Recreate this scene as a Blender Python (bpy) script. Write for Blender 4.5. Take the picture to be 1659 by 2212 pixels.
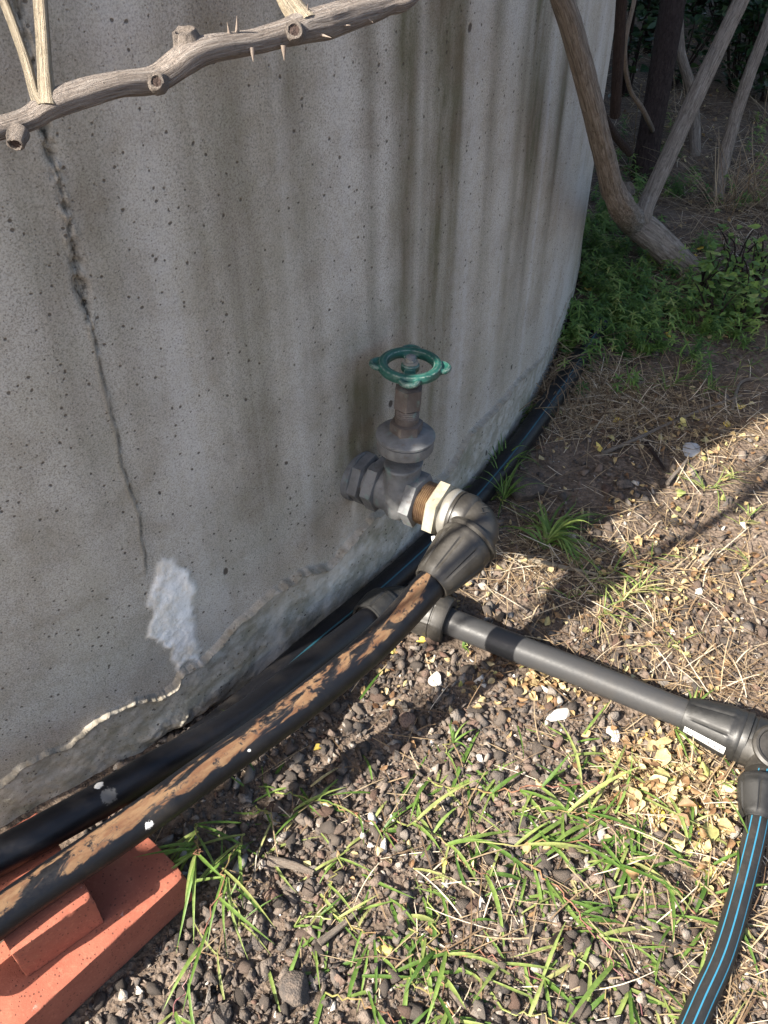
import bpy, bmesh, math, random
import numpy as np
from mathutils import Vector, Matrix
from math import radians, sin, cos, pi

for o in list(bpy.data.objects): bpy.data.objects.remove(o)
S = bpy.context.scene
COL = S.collection
rng = np.random.default_rng(11)
random.seed(11)

# ------------------------------------------------------------------ camera
H = 1.35                                  # eye height, metres
PITCH = radians(42.4)
F = 2028.0                                # focal length in pixels of a 1659x2212 picture
cam_d = bpy.data.cameras.new('camera'); cam = bpy.data.objects.new('camera', cam_d); COL.objects.link(cam)
cam.location = (0, 0, H); cam.rotation_euler = (pi/2 - PITCH, 0, 0)
cam_d.sensor_fit = 'VERTICAL'; cam_d.sensor_height = 36; cam_d.lens = 36*F/2212
cam_d.clip_start = 0.02; cam_d.clip_end = 300
S.camera = cam
S.render.resolution_x = 768; S.render.resolution_y = 1024

# ------------------------------------------------------------------ sky, sun, exposure
SUN_AZ = radians(34.7)                    # shadows run along (cos, sin) of this on the ground
SUN_EL = radians(40.0)
sdir = Vector((-cos(SUN_AZ)*cos(SUN_EL), -sin(SUN_AZ)*cos(SUN_EL), sin(SUN_EL)))
W = bpy.data.worlds.new('World'); S.world = W; W.use_nodes = True
wn = W.node_tree.nodes; wl = W.node_tree.links; wn.clear()
sky = wn.new('ShaderNodeTexSky'); sky.sky_type = 'NISHITA'; sky.sun_disc = False
sky.sun_elevation = SUN_EL; sky.sun_rotation = math.atan2(sdir.x, sdir.y)
sky.air_density = 1.0; sky.dust_density = 3.0; sky.ozone_density = 1.0
bg = wn.new('ShaderNodeBackground'); bg.inputs[1].default_value = 0.088
wo = wn.new('ShaderNodeOutputWorld'); wl.new(sky.outputs[0], bg.inputs[0]); wl.new(bg.outputs[0], wo.inputs[0])
sl = bpy.data.lights.new('sun', 'SUN'); sl.energy = 5.0; sl.angle = radians(0.53); sl.color = (1, 0.93, 0.82)
so = bpy.data.objects.new('sun', sl); COL.objects.link(so); so.location = (-4, -3, 6)
so.rotation_euler = sdir.to_track_quat('Z', 'Y').to_euler()
S.view_settings.view_transform = 'Standard'; S.view_settings.look = 'None'
S.view_settings.exposure = 1.82; S.view_settings.gamma = 1; S.view_settings.use_curve_mapping = False
S.render.engine = 'CYCLES'
S.cycles.max_bounces = 4; S.cycles.diffuse_bounces = 3; S.cycles.glossy_bounces = 2; S.cycles.transmission_bounces = 3; S.cycles.caustics_reflective = False; S.cycles.caustics_refractive = False

# ------------------------------------------------------------------ pixel -> place helpers (directions only; depth from what a thing touches)
def ray(u, v):
    x = (u-829.5)/F; y = -(v-1106)/F
    return np.array([x, cos(PITCH)+y*sin(PITCH), -sin(PITCH)+y*cos(PITCH)])
def at(u, v, z=0.0):
    d = ray(u, v); t = (z-H)/d[2]; return np.array([0, 0, H])+t*d
def atd(u, v, depth):
    return np.array([0, 0, H])+ray(u, v)*depth
TC = np.array([-2.0867, 3.0134]); TR = 2.70                # tank centre and radius
def wall(u, v):
    d = ray(u, v); oc = -TC; a = d[0]**2+d[1]**2; b = 2*(oc@d[:2]); c = oc@oc-TR*TR
    t = (-b-math.sqrt(b*b-4*a*c))/(2*a); return np.array([0, 0, H])+t*d
def wall_tz(u, v):
    p = wall(u, v); return math.atan2(p[1]-TC[1], p[0]-TC[0]), p[2]

# ------------------------------------------------------------------ numpy noise
def _h(ix, iy, iz, s):
    n = (ix*374761393 + iy*668265263 + iz*1274126177 + s*974634277) & 0xffffffff
    n = ((n ^ (n >> 13))*1274126177) & 0xffffffff
    return ((n ^ (n >> 16)) & 0xffff)/65535.0
def vnoise(x, y, z=0.0, s=0):
    x = np.asarray(x, float); y = np.asarray(y, float); z = np.asarray(z, float)+np.zeros_like(x)
    xi = np.floor(x).astype(np.int64); yi = np.floor(y).astype(np.int64); zi = np.floor(z).astype(np.int64)
    fx, fy, fz = x-xi, y-yi, z-zi
    fx = fx*fx*(3-2*fx); fy = fy*fy*(3-2*fy); fz = fz*fz*(3-2*fz)
    r = 0
    for a in (0, 1):
        for b in (0, 1):
            for c in (0, 1):
                r = r+(fx if a else 1-fx)*(fy if b else 1-fy)*(fz if c else 1-fz)*_h(xi+a, yi+b, zi+c, s)
    return r*2-1
def fbm(x, y, z=0.0, s=0, o=4):
    r = 0; a = 1.0; t = 0
    for i in range(o):
        r = r+a*vnoise(np.asarray(x)*2**i, np.asarray(y)*2**i, np.asarray(z)*2**i, s+i*17); t += a; a *= .5
    return r/t
def sstep(a, b, x):
    t = np.clip((x-a)/(b-a), 0, 1); return t*t*(3-2*t)

def gz(x, y):                              # height of the ground
    x = np.asarray(x, float); y = np.asarray(y, float)
    z = .010*fbm(x*3.1, y*3.1, 0, 3, 3) + .006*fbm(x*14, y*14, 0, 5, 3)
    far = sstep(1.9, 3.0, y)
    z = z*(1+.6*far) + .03*far*fbm(x*1.3, y*1.3, 0, 9, 2)
    return z-.006

# ------------------------------------------------------------------ object helpers
def tag(o, label=None, cat=None, group=None, kind=None):
    if label: o['label'] = label
    if cat: o['category'] = cat
    if group: o['group'] = group
    if kind: o['kind'] = kind
    return o
def thing(name, loc, label, cat, group=None):
    o = bpy.data.objects.new(name, None); COL.objects.link(o); o.location = tuple(map(float, loc)); o.empty_display_size = .02
    return tag(o, label, cat, group)
def wloc(o):
    p = np.zeros(3)
    while o is not None:
        p = p+np.array(o.location); o = o.parent
    return p
def mesh_from(name, V, Fc, smooth=None):
    me = bpy.data.meshes.new(name)
    V = np.asarray(V, np.float32)
    if isinstance(Fc, np.ndarray) and Fc.ndim == 2:
        k = Fc.shape[1]; n = Fc.shape[0]
        me.vertices.add(len(V)); me.vertices.foreach_set('co', V.ravel())
        me.loops.add(n*k); me.loops.foreach_set('vertex_index', Fc.astype(np.int32).ravel())
        me.polygons.add(n); me.polygons.foreach_set('loop_start', (np.arange(n)*k).astype(np.int32))
        me.update(calc_edges=True); me.validate()
    else:
        me.from_pydata([tuple(v) for v in V], [], [tuple(f) for f in Fc]); me.update()
    if smooth is not None:
        me.polygons.foreach_set('use_smooth', np.ones(len(me.polygons), bool))
        if smooth < 179: me.set_sharp_from_angle(angle=radians(smooth))
    return me
def obj(name, V, Fc, mat, parent=None, smooth=None, attrs=None):
    """one mesh object; V in world space, stored relative to its parent (or to its own base point)"""
    V = np.asarray(V, float)
    if parent is not None: org = wloc(parent)
    else: org = np.array([V[:, 0].mean(), V[:, 1].mean(), V[:, 2].min()])
    me = mesh_from(name, V-org, Fc, smooth)
    if attrs:
        for k, a in attrs.items():
            a = np.asarray(a, np.float32)
            if a.ndim == 2:
                at_ = me.attributes.new(k, 'FLOAT_COLOR', 'POINT'); at_.data.foreach_set('color', a.ravel())
            else:
                at_ = me.attributes.new(k, 'FLOAT', 'POINT'); at_.data.foreach_set('value', a)
    me.materials.append(mat)
    o = bpy.data.objects.new(name, me); COL.objects.link(o)
    if parent is not None: o.parent = parent
    else: o.location = tuple(org)
    return o
class MB:
    """collects shapes for one mesh"""
    def __init__(s): s.V = []; s.F = []; s.A = {}; s.n = 0
    def add(s, V, Fc, **attrs):
        V = np.asarray(V, float); s.V.append(V); s.F += [tuple(int(i)+s.n for i in f) for f in Fc]; s.n += len(V)
        for k, a in attrs.items():
            a = np.asarray(a, float)
            if a.ndim == 0 or (a.ndim == 1 and len(a) == 4 and len(V) != 4): a = np.tile(a, (len(V),)+(1,)*a.ndim) if a.ndim else np.full(len(V), float(a))
            s.A.setdefault(k, []).append(a)
    def obj(s, name, mat, parent=None, smooth=None):
        return obj(name, np.vstack(s.V), s.F, mat, parent, smooth, {k: np.concatenate(a) for k, a in s.A.items()})
def frame(ax, up=(0, 0, 1)):
    """3x3: columns x, y, z with z along ax"""
    z = np.asarray(ax, float); z = z/np.linalg.norm(z); u = np.asarray(up, float)
    x = np.cross(u, z)
    if np.linalg.norm(x) < 1e-4: x = np.cross((0, 1, 0), z)
    x /= np.linalg.norm(x); y = np.cross(z, x)
    return np.stack([x, y, z], 1)
def lathe(prof, org, ax, n=32, up=(0, 0, 1), rot=0.0, ripple=None):
    """prof: list of (radius, height along ax)"""
    M = frame(ax, up); V = []
    for r, h in prof:
        for k in range(n):
            a = rot+2*pi*k/n; rr = r*(1 if ripple is None else ripple(a, h))
            V.append(M@np.array([rr*cos(a), rr*sin(a), h])+org)
    Fc = []
    for i in range(len(prof)-1):
        for k in range(n):
            Fc.append((i*n+k, i*n+(k+1) % n, (i+1)*n+(k+1) % n, (i+1)*n+k))
    Fc.append(tuple(range(n-1, -1, -1))); Fc.append(tuple((len(prof)-1)*n+k for k in range(n)))
    return np.array(V), Fc
def hexa(c, h0, h1, org, ax, up=(0, 0, 1), rot=0.0, ch=.004):
    """hexagonal nut, corner radius c, chamfered ends"""
    return lathe([(c-ch*2.0, h0), (c, h0+ch), (c, h1-ch), (c-ch*2.0, h1)], org, ax, 6, up, rot)
def spline(P, n):
    P = np.asarray(P, float); m = len(P)
    Q = np.vstack([2*P[0]-P[1], P, 2*P[-1]-P[-2]]); out = []
    for i in range(m-1):
        p0, p1, p2, p3 = Q[i:i+4]
        for t in np.linspace(0, 1, n, endpoint=False):
            out.append(.5*((2*p1)+(-p0+p2)*t+(2*p0-5*p1+4*p2-p3)*t*t+(-p0+3*p1-3*p2+p3)*t**3))
    out.append(P[-1]); return np.array(out)
def tube(P, R, n=12, up=(0, 0, 1), rough=None, caps=True):
    """tube along P; ang=0.5 faces up; returns V, F, attrs"""
    P = np.asarray(P, float); m = len(P); R = np.broadcast_to(np.asarray(R, float), (m,))
    T = np.gradient(P, axis=0); T /= np.linalg.norm(T, axis=1)[:, None]+1e-12
    L = np.concatenate([[0], np.cumsum(np.linalg.norm(np.diff(P, axis=0), axis=1))])
    V = []; A = []; Ln = []
    x = None
    for i in range(m):
        if x is None:
            x = np.cross(up, T[i]) if abs(np.dot(up, T[i])) < .95 else np.cross((0, 1, 0), T[i])
        x = x-T[i]*np.dot(x, T[i]); x /= np.linalg.norm(x); y = np.cross(T[i], x)
        for k in range(n):
            a = -pi/2+2*pi*k/n
            r = R[i] if rough is None else R[i]*rough(a, L[i], i)
            V.append(P[i]+r*(cos(a)*x+sin(a)*y)); A.append(k/n); Ln.append(L[i])
    Fc = []
    for i in range(m-1):
        for k in range(n):
            Fc.append((i*n+k, i*n+(k+1) % n, (i+1)*n+(k+1) % n, (i+1)*n+k))
    if caps:
        Fc.append(tuple(range(n-1, -1, -1))); Fc.append(tuple((m-1)*n+k for k in range(n)))
    return np.array(V), Fc, {'ang': np.array(A), 'len': np.array(Ln)}

# ------------------------------------------------------------------ material helpers
class NT:
    def __init__(s, name):
        s.m = bpy.data.materials.new(name); s.m.use_nodes = True; s.t = s.m.node_tree; s.t.nodes.clear()
        s.out = s.t.nodes.new('ShaderNodeOutputMaterial'); s.bs = s.t.nodes.new('ShaderNodeBsdfPrincipled')
        s.t.links.new(s.bs.outputs[0], s.out.inputs[0]); s._pos = None
    def n(s, t, **k):
        nd = s.t.nodes.new('ShaderNode'+t)
        for a, b in k.items(): setattr(nd, a, b)
        return nd
    def put(s, sock, v):
        if v is None: return
        if hasattr(v, 'is_output'): s.t.links.new(v, sock)
        else:
            if sock.type == 'RGBA' and hasattr(v, '__len__') and len(v) == 3: v = (*v, 1)
            sock.default_value = v
    @property
    def pos(s):
        if s._pos is None: s._pos = s.n('TexCoord').outputs['Object']
        return s._pos
    def vscale(s, sc, v=None):
        nd = s.n('VectorMath', operation='MULTIPLY'); s.put(nd.inputs[0], v or s.pos); nd.inputs[1].default_value = sc; return nd.outputs[0]
    def noise(s, sc, det=4, ro=.55, vec=None, dist=0.0, col=False):
        nd = s.n('TexNoise'); s.put(nd.inputs['Vector'], vec or s.pos); nd.inputs['Scale'].default_value = sc
        nd.inputs['Detail'].default_value = det; nd.inputs['Roughness'].default_value = ro; nd.inputs['Distortion'].default_value = dist
        return nd.outputs[1 if col else 0]
    def voro(s, sc, feat='F1', vec=None, out='Distance', rnd=1.0):
        nd = s.n('TexVoronoi', feature=feat); s.put(nd.inputs['Vector'], vec or s.pos); nd.inputs['Scale'].default_value = sc
        nd.inputs['Randomness'].default_value = rnd; return nd.outputs[out]
    def voro2(s, sc, vec):
        nd = s.n('TexVoronoi'); s.put(nd.inputs['Vector'], vec); nd.inputs['Scale'].default_value = sc
        sp = s.n('SeparateColor'); s.t.links.new(nd.outputs['Color'], sp.inputs[0]); return nd.outputs['Distance'], sp.outputs[0]
    def attr(s, name, out='Fac'):
        return s.n('Attribute', attribute_name=name).outputs[out]
    def math(s, op, a, b=None, clamp=False):
        nd = s.n('Math', operation=op, use_clamp=clamp); s.put(nd.inputs[0], a); s.put(nd.inputs[1], b); return nd.outputs[0]
    def ss(s, x, a, b, lo=0.0, hi=1.0):
        nd = s.n('MapRange', interpolation_type='SMOOTHSTEP'); s.put(nd.inputs[0], x)
        for i, v in enumerate((a, b, lo, hi)): s.put(nd.inputs[i+1], v)
        return nd.outputs[0]
    def mix(s, f, a, b, mode='MIX'):
        nd = s.n('Mix', data_type='RGBA', blend_type=mode); s.put(nd.inputs[0], f); s.put(nd.inputs[6], a); s.put(nd.inputs[7], b); return nd.outputs[2]
    def ramp(s, f, stops, interp='LINEAR'):
        nd = s.n('ValToRGB'); cr = nd.color_ramp; cr.interpolation = interp
        while len(cr.elements) < len(stops): cr.elements.new(.5)
        for e, (p, c) in zip(cr.elements, stops): e.position = p; e.color = (*c, 1)
        s.put(nd.inputs[0], f); return nd.outputs[0]
    def bump(s, h, st=.5, d=.002, nrm=None):
        nd = s.n('Bump'); nd.inputs['Strength'].default_value = st; nd.inputs['Distance'].default_value = d
        s.put(nd.inputs['Height'], h)
        if nrm is not None: s.put(nd.inputs['Normal'], nrm)
        return nd.outputs[0]
    def done(s, col, rough=.8, nrm=None, metal=0.0, spec=.5, trans=0.0):
        s.put(s.bs.inputs['Base Color'], col); s.put(s.bs.inputs['Roughness'], rough); s.put(s.bs.inputs['Metallic'], metal)
        s.put(s.bs.inputs['Specular IOR Level'], spec)
        if nrm is not None: s.put(s.bs.inputs['Normal'], nrm)
        if trans > 0:
            tr = s.n('BsdfTranslucent'); s.put(tr.inputs[0], col)
            mx = s.n('MixShader'); mx.inputs[0].default_value = trans
            s.t.links.new(s.bs.outputs[0], mx.inputs[1]); s.t.links.new(tr.outputs[0], mx.inputs[2]); s.t.links.new(mx.outputs[0], s.out.inputs[0])
        return s.m

def m_concrete():
    t = NT('aged_concrete')
    big = t.noise(3.0, 3, .6, t.vscale((1, 1, .35)))
    fine = t.noise(45, 3, .65)
    grit = t.noise(420, 3, .7)
    col = t.ramp(big, [(.25, (.36, .325, .258)), (.5, (.478, .442, .378)), (.75, (.55, .518, .472))])
    col = t.mix(t.ss(t.noise(9, 3, .6), .42, .7, 0, .55), col, (.29, .25, .195))
    col = t.mix(t.ss(fine, .3, .75, 0, .35), col, (.50, .475, .45))
    col = t.mix(t.ss(grit, .3, .6, .6, 0), col, (.10, .088, .075))
    col = t.mix(t.ss(grit, .55, .8, 0, .5), col, (.52, .49, .45))
    col = t.mix(t.ss(t.noise(5.5, 4, .65, t.vscale((1, 1, .5))), .48, .72, 0, .36), col, (.24, .215, .15))
    pale = t.math('MULTIPLY', t.attr('pale'), t.ss(fine, .2, .7, .55, 1))
    col = t.mix(pale, col, (.56, .555, .555))
    st = t.math('MULTIPLY', t.attr('stain'), t.ss(t.noise(26, 5, .65, t.vscale((1, 1, .25))), .22, .62, .65, 1.1), True)
    sc = t.mix(t.ss(t.noise(14, 3, .5), .35, .65), (.070, .064, .026), (.085, .064, .032))
    col = t.mix(t.math('MULTIPLY', st, .84), col, sc)
    band = t.attr('band')
    bcol = t.mix(t.ss(t.noise(32, 5, .7), .38, .66), (.25, .235, .185), (.45, .43, .39))
    bcol = t.mix(t.ss(t.noise(11, 4, .6), .5, .72, 0, .75), bcol, (.135, .135, .075))
    col = t.mix(t.math('MULTIPLY', band, .75), col, bcol)
    # air voids: many tiny, fewer larger
    wv = t.n('VectorMath', operation='ADD'); t.put(wv.inputs[0], t.pos); t.put(wv.inputs[1], t.vscale((.006, .006, .006), t.noise(70, 2, .5, col=True)))
    wv = wv.outputs[0]
    v1, r1 = t.voro2(95, wv)
    p1 = t.math('MULTIPLY', t.ss(v1, t.ss(r1, .4, 1, .02, .14), t.ss(r1, .4, 1, .07, .27), 1, 0), t.ss(r1, .4, .45))
    v2, r2 = t.voro2(19, t.vscale((1, 1, .7), wv))
    p2 = t.math('MULTIPLY', t.ss(v2, t.ss(r2, .72, 1, .02, .085), t.ss(r2, .72, 1, .035, .13), 1, 0), t.ss(r2, .72, .74))
    v3, r3 = t.voro2(230, t.pos)
    p3 = t.math('MULTIPLY', t.ss(v3, .12, .3, 1, 0), t.ss(r3, .62, .7))
    pits = t.math('MAXIMUM', t.math('MAXIMUM', t.math('MULTIPLY', p1, .9), p2), t.math('MULTIPLY', p3, .45))
    wh = t.attr('white')
    pits = t.math('MULTIPLY', pits, t.math('SUBTRACT', 1.0, t.math('MULTIPLY', wh, .8)))
    col = t.mix(t.math('MULTIPLY', pits, .92), col, t.mix(t.noise(60, 2), (.03, .028, .026), (.10, .075, .055)))
    wcol = t.mix(t.ss(t.noise(30, 5, .7), .42, .68), (.82, .80, .77), (.66, .60, .51))
    wcol = t.mix(t.ss(t.noise(170, 3, .7), .55, .8, 0, .6), wcol, (.36, .32, .27))
    col = t.mix(t.math('MULTIPLY', wh, t.ss(t.noise(75, 4, .7), .18, .5, .6, 1)), col, wcol)
    col = t.mix(t.math('MULTIPLY', t.attr('lip'), t.ss(t.noise(90, 4, .7), .25, .6, .5, 1)), col, (.17, .142, .105))
    col = t.mix(t.attr('dirt'), col, t.mix(t.ss(t.noise(140, 3, .6), .4, .6), (.06, .052, .042), (.30, .27, .22)))
    h = t.math('ADD', t.math('MULTIPLY', t.noise(120, 4, .7), .5), t.math('MULTIPLY', grit, .35))
    h = t.math('SUBTRACT', h, t.math('MULTIPLY', pits, 1.6))
    h = t.math('ADD', h, t.math('MULTIPLY', wh, t.noise(80, 4, .75)))
    return t.done(col, .92, t.bump(h, .55, .0022), spec=.25)
def m_soil():
    t = NT('soil')
    a = t.noise(9, 5, .6); b = t.noise(70, 4, .65)
    col = t.ramp(a, [(.3, (.045, .032, .024)), (.52, (.092, .068, .051)), (.72, (.155, .117, .09))])
    col = t.mix(t.ss(b, .4, .7, 0, .6), col, (.21, .165, .13))
    col = t.mix(t.ss(t.voro(150), .0, .5, .55, 0), col, (.05, .037, .029))
    h = t.math('ADD', t.noise(95, 5, .7), t.math('MULTIPLY', t.voro(120), .8))
    return t.done(col, .95, t.bump(h, .9, .006), spec=.2)
def m_stone(by_object=False, fixed=None):
    t = NT('scoria_stone' if by_object else 'gravel_stone')
    r = fixed if fixed is not None else t.n('ObjectInfo').outputs['Random'] if by_object else t.attr('rnd')
    col = t.ramp(r, [(0, (.028, .024, .022)), (.18, (.085, .073, .065)), (.32, (.036, .031, .029)), (.5, (.145, .119, .099)), (.64, (.095, .053, .039)),
                     (.74, (.165, .133, .11)), (.84, (.048, .043, .041)), (.95, (.30, .265, .23)), (1.0, (.55, .52, .47))])
    col = t.mix(t.ss(t.noise(75, 3, .7), .40, .70, 0, .55), col, (.17, .13, .10))
    col = t.mix(t.ss(t.voro(420), .0, .35, .5, 0), col, (.035, .03, .028))
    h = t.math('ADD', t.noise(260, 4, .75), t.math('MULTIPLY', t.voro(330), .7))
    return t.done(col, .9, t.bump(h, .8, .0022), spec=.3)
def m_poly(name, stripes=(), base=(.004, .0043, .006), rough=.40, dirt=.35, rust=False, spots=(), w=.03, scol=(.03, .21, .37)):
    t = NT(name)
    ang = t.attr('ang'); ln = t.attr('len')
    n1 = t.noise(16, 5, .65); n2 = t.noise(180, 4, .7)
    col = t.mix(t.ss(n1, .45, .8, 0, dirt), base, (.055, .047, .038))
    rg = t.ss(n2, .3, .75, rough-.06, rough+.16)
    h = n2
    for s in stripes:
        d = t.math('ABSOLUTE', t.math('SUBTRACT', ang, s))
        d = t.math('ADD', d, t.math('MULTIPLY', t.math('SUBTRACT', t.noise(30, 2), .5), .006))
        col = t.mix(t.ss(d, w*.75, w, .9, 0), col, scol)
    if rust:
        cv = t.n('CombineXYZ'); t.put(cv.inputs[0], t.math('MULTIPLY', ln, 9.0)); t.put(cv.inputs[1], t.math('MULTIPLY', ang, 4.2))
        big = t.noise(1.5, 6, .66, cv.outputs[0], 1.2)
        win = t.math('MULTIPLY', t.ss(ang, .30, .42), t.ss(ang, .55, .66, 1, 0))
        endm = t.ss(ln, .03, .12, .55, 1)
        msk = t.ss(t.math('ADD', big, t.math('MULTIPLY', t.math('SUBTRACT', t.math('MULTIPLY', win, endm), 1.0), .50)), .43, .53)
        rc = t.mix(t.ss(t.noise(3.2, 5, .6, cv.outputs[0]), .35, .65), (.085, .040, .020), (.135, .082, .044))
        rc = t.mix(t.ss(t.noise(90, 4, .7), .5, .75, 0, .65), rc, (.11, .06, .035))
        msk = t.math('MULTIPLY', msk, t.ss(t.noise(48, 5, .8), .36, .47))
        col = t.mix(msk, col, rc); rg = t.mix(msk, rg, (.9, .9, .9)); h = t.math('ADD', h, t.math('MULTIPLY', msk, .8))
    for (p, r, sc) in spots:
        d = t.n('VectorMath', operation='DISTANCE'); t.put(d.inputs[0], t.pos); d.inputs[1].default_value = tuple(map(float, p))
        e = t.math('ADD', d.outputs['Value'], t.math('MULTIPLY', t.math('SUBTRACT', t.noise(110, 4, .7), .5), r*1.9))
        m_ = t.ss(e, r*.75, r, sc, 0); col = t.mix(m_, col, (.74, .74, .72)); h = t.math('ADD', h, m_)
    return t.done(col, rg, t.bump(h, .18, .001), spec=.30)
def m_fitting(name='black_fitting', base=(.010, .0098, .0095)):
    t = NT(name)
    n1 = t.noise(22, 5, .65); n2 = t.noise(240, 4, .7)
    col = t.mix(t.ss(n1, .35, .7, 0, .6), base, tuple(x*2.1 for x in base))
    col = t.mix(t.ss(n2, .5, .8, 0, .35), col, tuple(x*4 for x in base))
    return t.done(col, t.ss(n1, .3, .7, .38, .62), t.bump(n2, .2, .001), spec=.5)
def m_brass(name='weathered_bronze', a=(.080, .081, .083), b=(.125, .128, .133), c=(.085, .055, .040)):
    t = NT(name)
    n1 = t.noise(26, 5, .65); n2 = t.noise(75, 5, .7); n3 = t.noise(330, 3, .7)
    col = t.mix(t.ss(n1, .35, .65), a, b)
    col = t.mix(t.ss(n2, .55, .72, 0, .7), col, c)
    col = t.mix(t.ss(t.noise(40, 4, .6, t.vscale((1.7, 1, 1))), .58, .72, 0, .6), col, (.10, .15, .14))
    col = t.mix(t.ss(n3, .68, .8, 0, .5), col, (.40, .39, .36))
    return t.done(col, t.ss(n2, .3, .7, .55, .8), t.bump(t.math('ADD', n3, n2), .45, .0014), metal=.1, spec=.5)
def m_wheel():
    t = NT('green_enamel')
    n1 = t.noise(55, 5, .7); n2 = t.noise(190, 4, .7)
    col = t.mix(t.ss(n1, .35, .65), (.006, .048, .038), (.011, .072, .058))
    ed = t.n('NewGeometry').outputs['Pointiness']
    wear = t.math('MULTIPLY', t.ss(ed, .505, .535), t.ss(n2, .38, .55))
    col = t.mix(t.ss(n1, .62, .72, 0, .75), col, (.075, .085, .07))
    col = t.mix(wear, col, (.15, .185, .165))
    return t.done(col, t.ss(n2, .3, .7, .38, .6), t.bump(n2, .25, .001), spec=.5)
def m_brick():
    t = NT('red_clay')
    n1 = t.noise(14, 4, .6); n2 = t.noise(150, 4, .7)
    col = t.mix(t.ss(n1, .3, .7), (.225, .070, .044), (.275, .092, .058))
    col = t.mix(t.ss(n2, .5, .8, 0, .5), col, (.42, .16, .10))
    v, r = t.voro2(190, t.pos)
    pk = t.math('MULTIPLY', t.ss(v, .16, .3, 1, 0), t.ss(r, .5, .65))
    col = t.mix(t.math('MULTIPLY', pk, .8), col, (.09, .035, .025))
    col = t.mix(t.ss(t.noise(7, 5, .7), .60, .78, 0, .45), col, (.17, .12, .06))
    col = t.mix(t.ss(t.noise(48, 5, .75), .66, .76, 0, .5), col, (.48, .40, .36))
    return t.done(col, .88, t.bump(t.math('SUBTRACT', n2, pk), .5, .0015), spec=.25)
def m_bark(name, a, b, c, sc=1.0, fr=1.0):
    t = NT(name)
    v = t.n('CombineXYZ'); t.put(v.inputs[0], t.math('MULTIPLY', t.math('SINE', t.math('MULTIPLY', t.attr('ang'), 6.2832)), 2.2))
    t.put(v.inputs[1], t.math('MULTIPLY', t.math('COSINE', t.math('MULTIPLY', t.attr('ang'), 6.2832)), 2.2)); t.put(v.inputs[2], t.math('MULTIPLY', t.attr('len'), 16*sc))
    g = t.noise(3.5*fr, 5, .7, v.outputs[0], .4); f = t.noise(220, 4, .7)
    col = t.ramp(g, [(.3, a), (.5, b), (.7, c)])
    col = t.mix(t.ss(t.noise(60, 4, .7), .55, .75, 0, .55), col, tuple(x*.55 for x in a))
    col = t.mix(t.ss(f, .55, .8, 0, .4), col, tuple(min(1, x*1.35) for x in c))
    return t.done(col, .9, t.bump(t.math('ADD', t.math('MULTIPLY', g, 2.5), f), 1.0, .006), spec=.2)
def m_leaf(name, stops, trans=.35, rough=.5, attr='rnd'):
    t = NT(name)
    r = t.attr(attr); col = t.ramp(r, stops)
    n = t.noise(120, 3, .6)
    hs = t.n('HueSaturation'); t.put(hs.inputs['Value'], t.ss(n, .25, .75, .75, 1.25)); t.put(hs.inputs['Color'], col)
    return t.done(hs.outputs[0], rough, t.bump(n, .2, .001), spec=.35, trans=trans)
def m_plain(name, c, rough=.6, metal=0.0, var=.25):
    t = NT(name); n = t.noise(70, 4, .7)
    col = t.mix(t.ss(n, .3, .7, 0, var), c, tuple(x*.5 for x in c))
    return t.done(col, rough, t.bump(t.noise(220, 3, .7), .25, .001), metal)

M_con = m_concrete(); M_soil = m_soil(); M_stone_o = m_stone(True); M_stone = m_stone(False)
M_fit = m_fitting(); M_fit2 = m_fitting('dusty_black_fitting', (.020, .018, .0155))
M_brass = m_brass(); M_wheel = m_wheel(); M_brick = m_brick()
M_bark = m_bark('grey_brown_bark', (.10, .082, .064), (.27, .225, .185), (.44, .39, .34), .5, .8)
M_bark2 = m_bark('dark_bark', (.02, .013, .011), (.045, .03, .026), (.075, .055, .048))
M_cane = m_bark('pale_cane_bark', (.27, .21, .14), (.46, .39, .29), (.56, .50, .40), .6, .7)
M_cut = m_plain('cut_wood_end', (.16, .13, .10), .9)
M_thorn = m_plain('thorn', (.17, .135, .11), .6)
M_grass = m_leaf('grass_blade', [(0, (.05, .105, .018)), (.4, (.115, .195, .040)), (.7, (.175, .245, .062)), (.9, (.25, .275, .095)), (1, (.40, .34, .18))])
M_runner = m_leaf('runner_stem', [(0, (.20, .24, .07)), (.5, (.24, .12, .07)), (1, (.15, .06, .06))], .1)
M_weed = m_leaf('weed_leaf', [(0, (.05, .11, .026)), (.5, (.12, .21, .048)), (.85, (.19, .28, .07)), (1, (.30, .33, .11))], .35)
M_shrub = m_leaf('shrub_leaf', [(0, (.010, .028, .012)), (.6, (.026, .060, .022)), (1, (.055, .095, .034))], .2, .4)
M_straw = m_leaf('dry_straw', [(0, (.10, .062, .036)), (.4, (.22, .152, .088)), (.8, (.38, .295, .185)), (1, (.58, .51, .40))], .2, .7)
M_dead = m_leaf('dead_leaf', [(0, (.11, .055, .03)), (.3, (.26, .16, .08)), (.6, (.42, .31, .15)), (.85, (.52, .43, .25)), (1, (.26, .27, .08))], .3, .6)
M_yel = m_leaf('yellow_leaf', [(0, (.55, .38, .05)), (.5, (.66, .50, .10)), (1, (.58, .52, .20))], .3, .55)
M_gal = m_brass('galvanised_steel', (.20, .178, .125), (.28, .255, .20), (.12, .085, .05))
M_thread = m_brass('rusty_thread', (.085, .048, .025), (.15, .095, .046), (.05, .027, .017))
M_ring = m_plain('bright_metal_band', (.34, .325, .29), .38, .6)
M_white = m_plain('white_label', (.78, .78, .77), .5, 0, .08)
M_ink = m_plain('label_ink', (.03, .03, .04), .6)
M_chip = m_plain('white_crumb', (.60, .56, .50), .95, 0, .6)
M_rock = m_stone(fixed=.25); M_rock2 = m_stone(fixed=.68)
M_greystone = m_plain('grey_stone', (.33, .33, .33), .9)

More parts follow.
